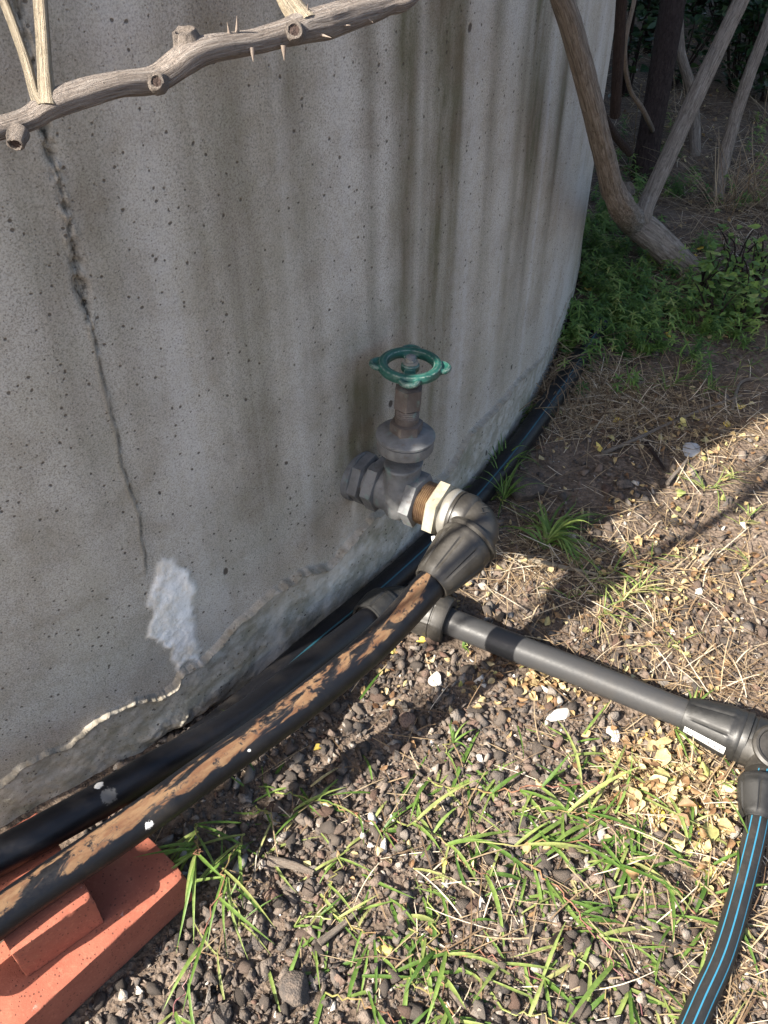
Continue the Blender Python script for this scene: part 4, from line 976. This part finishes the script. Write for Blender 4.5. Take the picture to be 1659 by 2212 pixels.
grass_plant([(500, 1560, .02), (520, 1555, .07)], 'grass shoots poking up between the two pipes', 2.4, (.05, .08), (.002, .003), .03, 0, el=(.7, 1.3), hang=(.1, .5))
grass_plant([(520, 1990), (500, 1930), (480, 1870)], 'fine grass shoots in the shade at the brick end', 1.5, (.05, .09), (.002, .0035), .04, col=(0, .5))
g3 = 'thin green grass tuft growing through the straw in tank shade'
for u, v in [(1290, 800), (1370, 770), (1480, 790), (1560, 760), (1600, 800), (1440, 840), (1340, 850), (1640, 760), (1520, 850), (1120, 900), (1090, 930)]:
    grass_plant([(u, v), (u+25, v-6)], g3, 6, (.06, .16), (.0018, .0034), .025, group='grass tufts among the straw', el=(.3, 1.2), col=(0, .6))
for u, v in [(1520, 1060), (1560, 1040), (1600, 1130), (1440, 1400), (1600, 1230)]:
    grass_plant([(u, v), (u+20, v-8)], 'sparse dry grass tuft on the sunny gravel at the right', 4, (.05, .11), (.0016, .003), .02, group='grass tufts among the straw', el=(.2, .9), col=(.6, 1))
# loose blades between the plants
blob = [(1100, 1900, 260, 150, 5), (1300, 1780, 150, 80, 3), (800, 2050, 160, 110, 2), (1400, 2050, 130, 110, 2), (620, 1750, 60, 50, 1), (1000, 1690, 120, 30, 1)]
P = spots_px(blob, 240); N = len(P); P0 = np.column_stack([P, gz(P[:, 0], P[:, 1])+rng.uniform(0, .012, N)])
V, Fc, ids = ribbons(P0, dirs(N, .0, .6), rng.uniform(.04, .10, N), rng.uniform(.0028, .0058, N), rng.uniform(.2, .8, N), 7, .97, fold=.18, wig=.12); V[:, 2] = np.maximum(V[:, 2], gz(V[:, 0], V[:, 1])+.0015)
g = obj('grass', V, Fc, M_grass, None, 180, dict(rnd=rng.uniform(0, 1, N)[ids])); tag(g, 'loose green grass leaves spread over the sunny gravel', 'grass', kind='stuff')

# ------------------------------------------------------------------ weeds under the tree
blob = [(1330, 620, 70, 70, 5), (1290, 700, 70, 35, 3.5), (1450, 690, 110, 45, 3), (1560, 660, 90, 60, 3.5), (1280, 560, 30, 50, 2), (1400, 470, 70, 60, 2), (1520, 500, 90, 50, 2.4), (1640, 560, 60, 50, 2), (1240, 740, 30, 40, 1.4), (1420, 390, 60, 60, 1.2), (1640, 330, 60, 60, .8)]
P = spots_px(blob, 900); P = P[fbm(P[:, 0]*4.5, P[:, 1]*4.5, 0, 97, 2) > -.26]
B = []; Dd = []; Ls = []; Ws = []; rn = []
for p in P:
    hgt = rng.uniform(.02, .11); z0 = gz(p[0], p[1]); lx, ly = rng.normal(size=2)*.25*hgt; c0 = rng.uniform(0, .9)
    for k in range(int(rng.integers(3, 6))):
        f = (k+1)/5; q = np.array([p[0]+lx*f, p[1]+ly*f, z0+hgt*f]); a0 = rng.uniform(0, 6.3)
        for j in range(6):
            a = a0+j*2*pi/6; e = rng.uniform(-.1, .7); B.append(q); Dd.append((cos(a)*cos(e), sin(a)*cos(e), sin(e))); Ls.append(rng.uniform(.012, .028)); Ws.append(rng.uniform(.0035, .007)); rn.append(np.clip(c0+.1*rng.normal(), 0, 1))
V, Fc, ids = ribbons(np.array(B), np.array(Dd), np.array(Ls), np.array(Ws), rng.uniform(.1, .6, len(B)), 4, .85, wig=.08); rn = np.array(rn)
g = obj('weeds', V, Fc, M_weed, None, 180, dict(rnd=rn[ids])); tag(g, 'low green weeds with small whorled leaves under the tree', 'weeds', kind='stuff')
LG = [leafmesh(5, rng.uniform(-.5, .5), rng.uniform(-.3, .6), 50+i, rng.uniform(.42, .6), .008) for i in range(10)]
def leafy_plant(u, v, h, nst, spread, nl, size, label, mat=M_weed, group=None, c=(.1, .9), name='leafy_plant', cat='plant'):
    p = at(u, v, 0); z0 = float(gz(p[0], p[1])); root = thing(name, (p[0], p[1], z0), label, cat, group); st = MB(); LP = []
    for k in range(nst):
        a = rng.uniform(0, 2*pi); tip = np.array([p[0]+spread*cos(a)*rng.uniform(.2, 1), p[1]+spread*sin(a)*rng.uniform(.2, 1), z0+h*rng.uniform(.6, 1)])
        mid = (p+tip)/2+np.array([0, 0, h*.15]); mid[:2] += rng.normal(size=2)*spread*.1; Q = spline([np.array([p[0]+rng.normal()*.01, p[1]+rng.normal()*.01, z0-.01]), mid, tip], 6)
        V, Fc, A = tube(Q, np.linspace(.0035, .0012, len(Q))*max(1, h/.5)**.8, 5); st.add(V, Fc, **A)
        for j in range(nl):
            f = rng.uniform(.12, 1); i = min(int(f*(len(Q)-1)), len(Q)-2); LP.append(Q[i]+rng.normal(size=3)*size*.75)
    st.obj('stems', M_bark2 if h > .5 else M_runner, root, 60) if h > .5 else st.obj('stems', M_bark2, root, 60)
    LP = np.array(LP); n_ = len(LP); V, Fc, A = scatter(LP, rng.uniform(.6, 1.15, n_)*size, np.clip(rng.uniform(c[0], c[1], n_), 0, 1), LG, lean(n_, .55))
    obj('leaves', V, Fc, mat, root, 180, dict(rnd=A)); return root
for u, v in [(1560, 640), (1620, 640), (1600, 700), (1655, 690), (1540, 700), (1510, 640), (1640, 600), (1580, 590)]:
    leafy_plant(u, v, .14, 6, .09, 7, .034, 'bushy oval-leaved weed in the thick of the weed patch by the tree' if v < 650 else 'bushy oval-leaved weed where the weed patch meets the straw', group='broad-leaved weeds by the tree', c=(.25, .95))
for u, v in [(1230, 705), (1215, 730), (1200, 745)]:
    leafy_plant(u, v, .09, 4, .04, 6, .018, 'small-leaved weed growing against the foot of the tank', group='weeds at the tank foot', c=(.1, .7))
# dry bleached stems behind
def dry_tuft(u, v, n, L, label, w=(.0015, .0035)):
    p = at(u, v, 0); P0 = np.column_stack([p[0]+rng.normal(size=n)*.03, p[1]+rng.normal(size=n)*.03, np.full(n, float(gz(p[0], p[1])))])
    V, Fc, ids = ribbons(P0, dirs(n, .25, 1.2), rng.uniform(L*.5, L, n), rng.uniform(w[0], w[1], n), rng.uniform(.0, .35, n), 6, .6, wig=.15)
    tag(obj('dry_tuft', V, Fc, M_straw, None, None, dict(rnd=rng.uniform(.1, .75, n)[ids])), label, 'dry grass', 'dry tufts under the shrubs')
dry_tuft(1570, 450, 60, .42, 'bleached dry tuft at the foot of the thin grey stem'); dry_tuft(1640, 430, 60, .45, 'wide bleached dry tuft right of the thin grey stem', (.002, .004))
dry_tuft(1375, 330, 22, .40, 'upright dry brown stalks in the dark behind the trunk'); dry_tuft(1480, 300, 22, .35, 'dry stalks in the dark between the leaning stems')
dry_tuft(1650, 260, 24, .4, 'dry stalks in the dark under the right-hand shrub')

# ------------------------------------------------------------------ tree with thorny branch
def clear_of_tank(u, v, dep, r, k=.90):
    d = ray(u, v); oc = -TC; a = d[0]**2+d[1]**2; b = 2*(oc@d[:2]); c = oc@oc-(TR+.10)**2; q = b*b-4*a*c
    if q <= 0: return dep
    t_ = (-b-math.sqrt(q))/(2*a); return min(dep, t_-r*1.2)
def limb(px, mat, parent, name='trunk', n=16, sub=9, amp=.10, freq=30, seed=0):
    """px: (u, v, diameter in pixels, depth in m)"""
    P = []; R_ = []
    for u, v, dpx, dep in px:
        dpx = dpx*.9 if name in ('trunk', 'side_stem') else dpx
        dep = clear_of_tank(u, v, dep, dpx*dep/F/2)
        P.append(atd(u, v, dep)); R_.append(dpx*dep/F/2)
    Q = spline(np.array(P), sub); R2 = np.interp(np.linspace(0, len(P)-1, len(Q)), np.arange(len(P)), R_)
    rg = lambda a, l, i: 1+amp*float(fbm(cos(a)*1.8+seed, sin(a)*1.8, l*freq*.35, seed, 3))+amp*.55*float(vnoise(cos(a)*4.5+seed, sin(a)*4.5, l*freq*.45, seed+3))
    V, Fc, A = tube(Q, R2, n, rough=rg); return obj(name, V, Fc, mat, parent, 75, A), Q, R2
def bdep(u):
    return float(np.interp(u, [q[0] for q in br_d], [q[1] for q in br_d]))
def knot(parent, u, v, dep, r, dirv, mat=M_bark, hole=True, ln=1.0):
    p = atd(u, v, dep); d = np.array(dirv, float); d /= np.linalg.norm(d)
    V, Fc = lathe([(r*1.5, -r*1.0), (r*1.35, -r*.2), (r*1.15, r*.35*ln), (r*1.0, r*.75*ln), (r*.78, r*.8*ln), (r*.6, r*.55*ln)], p, d, 18)
    V = V+(rng.normal(size=V.shape)*r*.05); o = obj('knot', V, Fc, mat, parent, 50, dict(ang=rng.uniform(size=len(V)), len=rng.uniform(size=len(V))*.05))
    if hole:
        V, Fc = lathe([(r*.68, r*.45*ln), (r*.62, r*.62*ln), (r*.3, r*.6*ln)], p, d, 14); obj('cut_end', V, Fc, M_bark2, o, 50, dict(ang=np.zeros(len(V)), len=np.zeros(len(V))))
    return o
def thorn(parent, u, v, dep, dv, L=.014):
    p = atd(u, v, dep); V, Fc = lathe([(.0030, -.004), (.0020, .001), (.0009, L*.45), (.0002, L*.75)], p, dv, 8); obj('thorn', V, Fc, M_thorn, parent, 60)
camdir = -ray(829, 1106)
p0 = at(1495, 602, -.02)
dep0 = (p0[1]*cos(PITCH)-(p0[2]-H)*sin(PITCH))
tree = thing('thorny_tree', (p0[0], p0[1], 0), 'leaning pale-barked tree with pruned stubs rooted in the weeds beside the tank', 'tree')
trk = [(1515, 612, 58, dep0+.02), (1493, 590, 64, dep0), (1447, 546, 68, dep0-.04), (1397, 500, 68, dep0-.08), (1362, 474, 66, dep0-.12), (1338, 438, 60, dep0-.16), (1319, 395, 54, dep0-.22), (1297, 300, 52, dep0-.36), (1272, 200, 52, dep0-.52), (1246, 100, 54, dep0-.70), (1214, 0, 54, dep0-.87), (1170, -90, 52, dep0-1.0), (1110, -220, 50, dep0-1.15), (1000, -330, 50, 1.25)]
o_t, Qt, Rt = limb(trk, M_bark, tree, 'trunk', 48, 16, .13, 26, 1)
limb([(1395, 485, 30, dep0-.10), (1390, 462, 44, dep0-.11), (1404, 425, 40, dep0-.1), (1440, 345, 40, dep0-.1), (1490, 235, 40, dep0-.1), (1530, 150, 39, dep0-.1), (1572, 60, 38, dep0-.1), (1606, -10, 38, dep0-.1), (1650, -110, 40, dep0-.1)], M_bark, tree, 'side_stem', 32, 14, .09, 26, 5)
tq = lambda vv: float(np.interp(vv, [q[1] for q in trk][::-1], [q[3] for q in trk][::-1]))
knot(tree, 1349, 412, tq(412)-.01, .018, (.6, -.4, .5), hole=False, ln=1.6); knot(tree, 1279, 95, tq(95)-.01, .013, (.9, -.5, .5), hole=False, ln=2.0); knot(tree, 1300, 275, tq(275)-.028, .013, (.3, -.9, .3), hole=False, ln=.8); knot(tree, 1232, 78, tq(78)-.026, .013, (-.2, -1, .3), hole=False, ln=.7)
for u, v, dv in [(1287, 178, (1, -.2, .1)), (1262, 110, (-1, -.2, .2)), (1320, 330, (1, -.3, .3))]: thorn(tree, u, v, tq(v)-.01, dv, .02)
# long branch across the tank, coming from the same tree above the picture
def wd(u, v, k): 
    p = wall(u, v); return float((p[1]*cos(PITCH)-(p[2]-H)*sin(PITCH))*k)
brp = [(-260, 340, 58), (-120, 320, 56), (-20, 283, 54), (60, 258, 56), (110, 228, 66), (190, 200, 66), (260, 182, 60), (335, 172, 64), (400, 128, 72), (450, 106, 66), (540, 92, 58), (610, 74, 62), (650, 62, 72), (700, 50, 78), (760, 30, 72), (830, 8, 58), (900, -40, 54)]
br_d = []
for u, v, dpx in brp:                                     # a hand's breadth off the tank wall, well inside the sun on the left
    d = ray(u, v); oc = -TC; a = d[0]**2+d[1]**2; b = 2*(oc@d[:2]); c = oc@oc-(TR+.17)**2; q = b*b-4*a*c; br_d.append((u, (-b-math.sqrt(q))/(2*a)))
br = [(u, v, dpx*.88, dd) for (u, v, dpx), (_, dd) in zip(brp, br_d)]+[(1000, -330, 50, 1.25)]
branch, Qb, Rb_ = limb(br, m_bark('thorny_branch_bark', (.17, .14, .12), (.33, .28, .245), (.48, .43, .39), .7, .8), tree, 'branch', 36, 14, .12, 36, 9)
branch['label'] = 'thorny grey branch with pruned knots reaching across the tank'
M_tb = bpy.data.materials['thorny_branch_bark']
def shoot(px, seed, nn=14):
    d0 = bdep(px[0][0]); limb([(u, v, w_, d0-.004-.0*i) for i, (u, v, w_) in enumerate(px)], M_cane, branch, 'side_shoot', nn, 8, .05, 40, seed)
shoot([(104, 232, 46), (101, 205, 38), (97, 150, 32), (92, 70, 31), (87, 0, 31), (80, -120, 30), (70, -300, 28)], 13)
shoot([(92, 232, 36), (76, 205, 24), (58, 140, 22), (34, 70, 21), (8, 0, 21), (-30, -100, 20), (-90, -260, 19)], 17, 12)
shoot([(660, 55, 60), (642, 30, 50), (622, 0, 46), (590, -70, 42), (540, -200, 40)], 19)
knot(branch, 339, 178, bdep(339)-.012, .0065, (.15, -1, .45), M_tb); knot(branch, 636, 68, bdep(636)-.014, .0075, (.1, -1, .5), M_tb)
knot(branch, 405, 92, bdep(405), .0105, (-.15, -.1, 1), M_tb, False, 1.3); knot(branch, 36, 300, bdep(36)-.006, .0065, (-.0, -.9, -.35), M_tb, True, 1.3)
for u, v, dv, L in [(497, 78, (-.1, -.1, 1), .016), (512, 74, (.1, 0, 1), .020), (613, 108, (.0, -.3, -1), .012), (664, 36, (.1, -.2, 1), .016), (735, 55, (1, -.3, .1), .014), (690, 74, (1, -.6, -.1), .018), (720, 36, (.6, -.8, .3), .012), (790, 36, (.8, -.3, -.5), .012), (545, 114, (.1, -.5, -1), .010)]:
    thorn(branch, u, v, bdep(u)-.008, dv, L)

# ------------------------------------------------------------------ stems and shrubs behind
def stem(px, mat, label, name='tree_stem', grp='stems under the shrubs', cat='tree stem', n=12, amp=.08, seed=0):
    g0 = at(px[0][0], px[0][1], -.02); d0 = g0[1]*cos(PITCH)-(g0[2]-H)*sin(PITCH)
    r = thing(name, (g0[0], g0[1], 0), label, cat, grp); limb([(u, v, dpx, d0+dd) for u, v, dpx, dd in px], mat, r, 'trunk', n, 8, amp, 20, seed); return r
stem([(1548, 440, 34, 0), (1556, 380, 33, -.02), (1585, 265, 31, -.05), (1618, 165, 30, -.08), (1655, 65, 29, -.1), (1700, -60, 28, -.1)], M_bark, 'straight thin grey stem rising from the bleached dry tuft', seed=31)
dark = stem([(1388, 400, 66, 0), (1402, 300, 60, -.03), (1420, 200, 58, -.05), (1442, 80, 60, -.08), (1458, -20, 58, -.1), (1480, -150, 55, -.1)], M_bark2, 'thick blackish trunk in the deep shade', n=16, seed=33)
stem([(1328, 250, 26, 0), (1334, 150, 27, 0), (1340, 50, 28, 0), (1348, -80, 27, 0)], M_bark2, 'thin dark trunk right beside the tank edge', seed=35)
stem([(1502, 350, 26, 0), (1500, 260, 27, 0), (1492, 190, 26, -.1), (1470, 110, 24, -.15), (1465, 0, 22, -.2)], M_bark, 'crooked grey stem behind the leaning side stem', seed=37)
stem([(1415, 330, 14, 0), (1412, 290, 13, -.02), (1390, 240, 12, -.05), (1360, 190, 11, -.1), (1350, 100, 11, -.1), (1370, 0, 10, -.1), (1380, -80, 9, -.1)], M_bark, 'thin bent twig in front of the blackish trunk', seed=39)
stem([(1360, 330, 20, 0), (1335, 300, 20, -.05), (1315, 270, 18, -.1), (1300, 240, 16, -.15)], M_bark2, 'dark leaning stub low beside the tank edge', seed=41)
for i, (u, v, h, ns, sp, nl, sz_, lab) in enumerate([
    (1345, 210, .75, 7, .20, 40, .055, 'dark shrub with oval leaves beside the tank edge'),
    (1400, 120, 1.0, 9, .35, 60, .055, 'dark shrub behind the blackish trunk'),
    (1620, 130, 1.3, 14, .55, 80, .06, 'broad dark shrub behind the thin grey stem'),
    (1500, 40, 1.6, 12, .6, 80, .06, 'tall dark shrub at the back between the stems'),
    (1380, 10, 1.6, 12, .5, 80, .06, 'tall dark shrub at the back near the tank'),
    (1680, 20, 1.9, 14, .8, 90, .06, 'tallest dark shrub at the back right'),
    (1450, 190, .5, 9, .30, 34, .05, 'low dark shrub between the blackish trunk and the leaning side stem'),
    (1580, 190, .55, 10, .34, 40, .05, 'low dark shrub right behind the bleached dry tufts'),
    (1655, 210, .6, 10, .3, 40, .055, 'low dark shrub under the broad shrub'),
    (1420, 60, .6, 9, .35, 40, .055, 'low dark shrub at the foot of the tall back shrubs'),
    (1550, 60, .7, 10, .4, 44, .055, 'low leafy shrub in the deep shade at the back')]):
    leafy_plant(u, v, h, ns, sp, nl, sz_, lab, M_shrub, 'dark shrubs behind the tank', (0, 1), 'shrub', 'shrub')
for i, (x, y, h, sp) in enumerate([(1.2, 6.6, 2.6, 1.1), (2.6, 6.8, 2.8, 1.2), (3.6, 5.4, 2.6, 1.1), (4.0, 4.0, 2.4, 1.0), (.2, 7.4, 2.8, 1.2), (3.0, 8.2, 3.2, 1.5)]):  # hedge added out of view, to block sky light at the back
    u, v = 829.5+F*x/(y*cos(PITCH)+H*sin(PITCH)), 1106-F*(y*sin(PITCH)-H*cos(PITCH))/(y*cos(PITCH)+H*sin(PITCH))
    leafy_plant(u, v, h, 16, sp, 70, .10, 'unseen tall shrub added behind to block sky light', M_shrub, 'unseen shrubs added to block sky light', (0, 1), 'shade_hedge', 'shrub')

n_ = 7000; q = rng.normal(size=(n_, 3)); q /= np.linalg.norm(q, axis=1)[:, None]; q *= rng.uniform(.3, 1, (n_, 1))**.5; q = q*np.array([1.9, 1.9, .8])+np.array([2.6, 6.1, 2.8])  # unseen leaf canopy, added overhead to darken the ground at the back
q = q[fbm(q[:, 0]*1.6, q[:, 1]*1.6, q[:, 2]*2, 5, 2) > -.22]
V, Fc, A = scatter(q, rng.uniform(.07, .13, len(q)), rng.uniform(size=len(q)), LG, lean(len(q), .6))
obj('shade_canopy', V, Fc, M_shrub, dark, 180, dict(rnd=A))

sd = np.array(sdir)
def shade_twig(tgt, t_, r1, r2, n):
    """an unseen leafy shoot, added so that its leaves keep the sun off tgt; r1, r2: half width and half height of the leafy part"""
    c = np.array(tgt)+sd*t_; b0 = Qb[0]; e1 = np.array([sin(SUN_AZ), -cos(SUN_AZ), 0]); e2 = np.cross(sd, e1); e2 = e2*np.sign(e2[2])
    V, Fc, A = tube(spline([b0, (b0+c)/2+np.array([-.1, -.1, .15]), c+e2*r2*.5, c-e2*r2], 8), np.linspace(.007, .002, 25), 8); obj('side_shoot', V, Fc, M_cane, branch, 60, A)  # added shoot out of view, carries the shading leaves
    q = rng.normal(size=(n, 3)); q /= np.linalg.norm(q, axis=1)[:, None]; q *= rng.uniform(0, 1, (n, 1))**(1/3)
    q = c+np.outer(q[:, 0]*r1, e1)+np.outer(q[:, 1]*r2, e2)+np.outer(q[:, 2]*.08, sd)
    V, Fc, A = scatter(q, rng.uniform(.03, .045, n), rng.uniform(.2, .9, n), LG, lean(n, .6)); tag(obj('leaves', V, Fc, M_shrub, branch, 180, dict(rnd=A)), kind='stuff')  # leaf mass added out of view, shaped to shade the target
shade_twig(P_ax(.070)+UP*.105, 1.55, .060, .165, 460)
shade_twig(at(40, 1815, .17), 1.75, .06, .16, 120)
shade_twig(wall(-30, 1700), 1.75, .05, .12, 110)
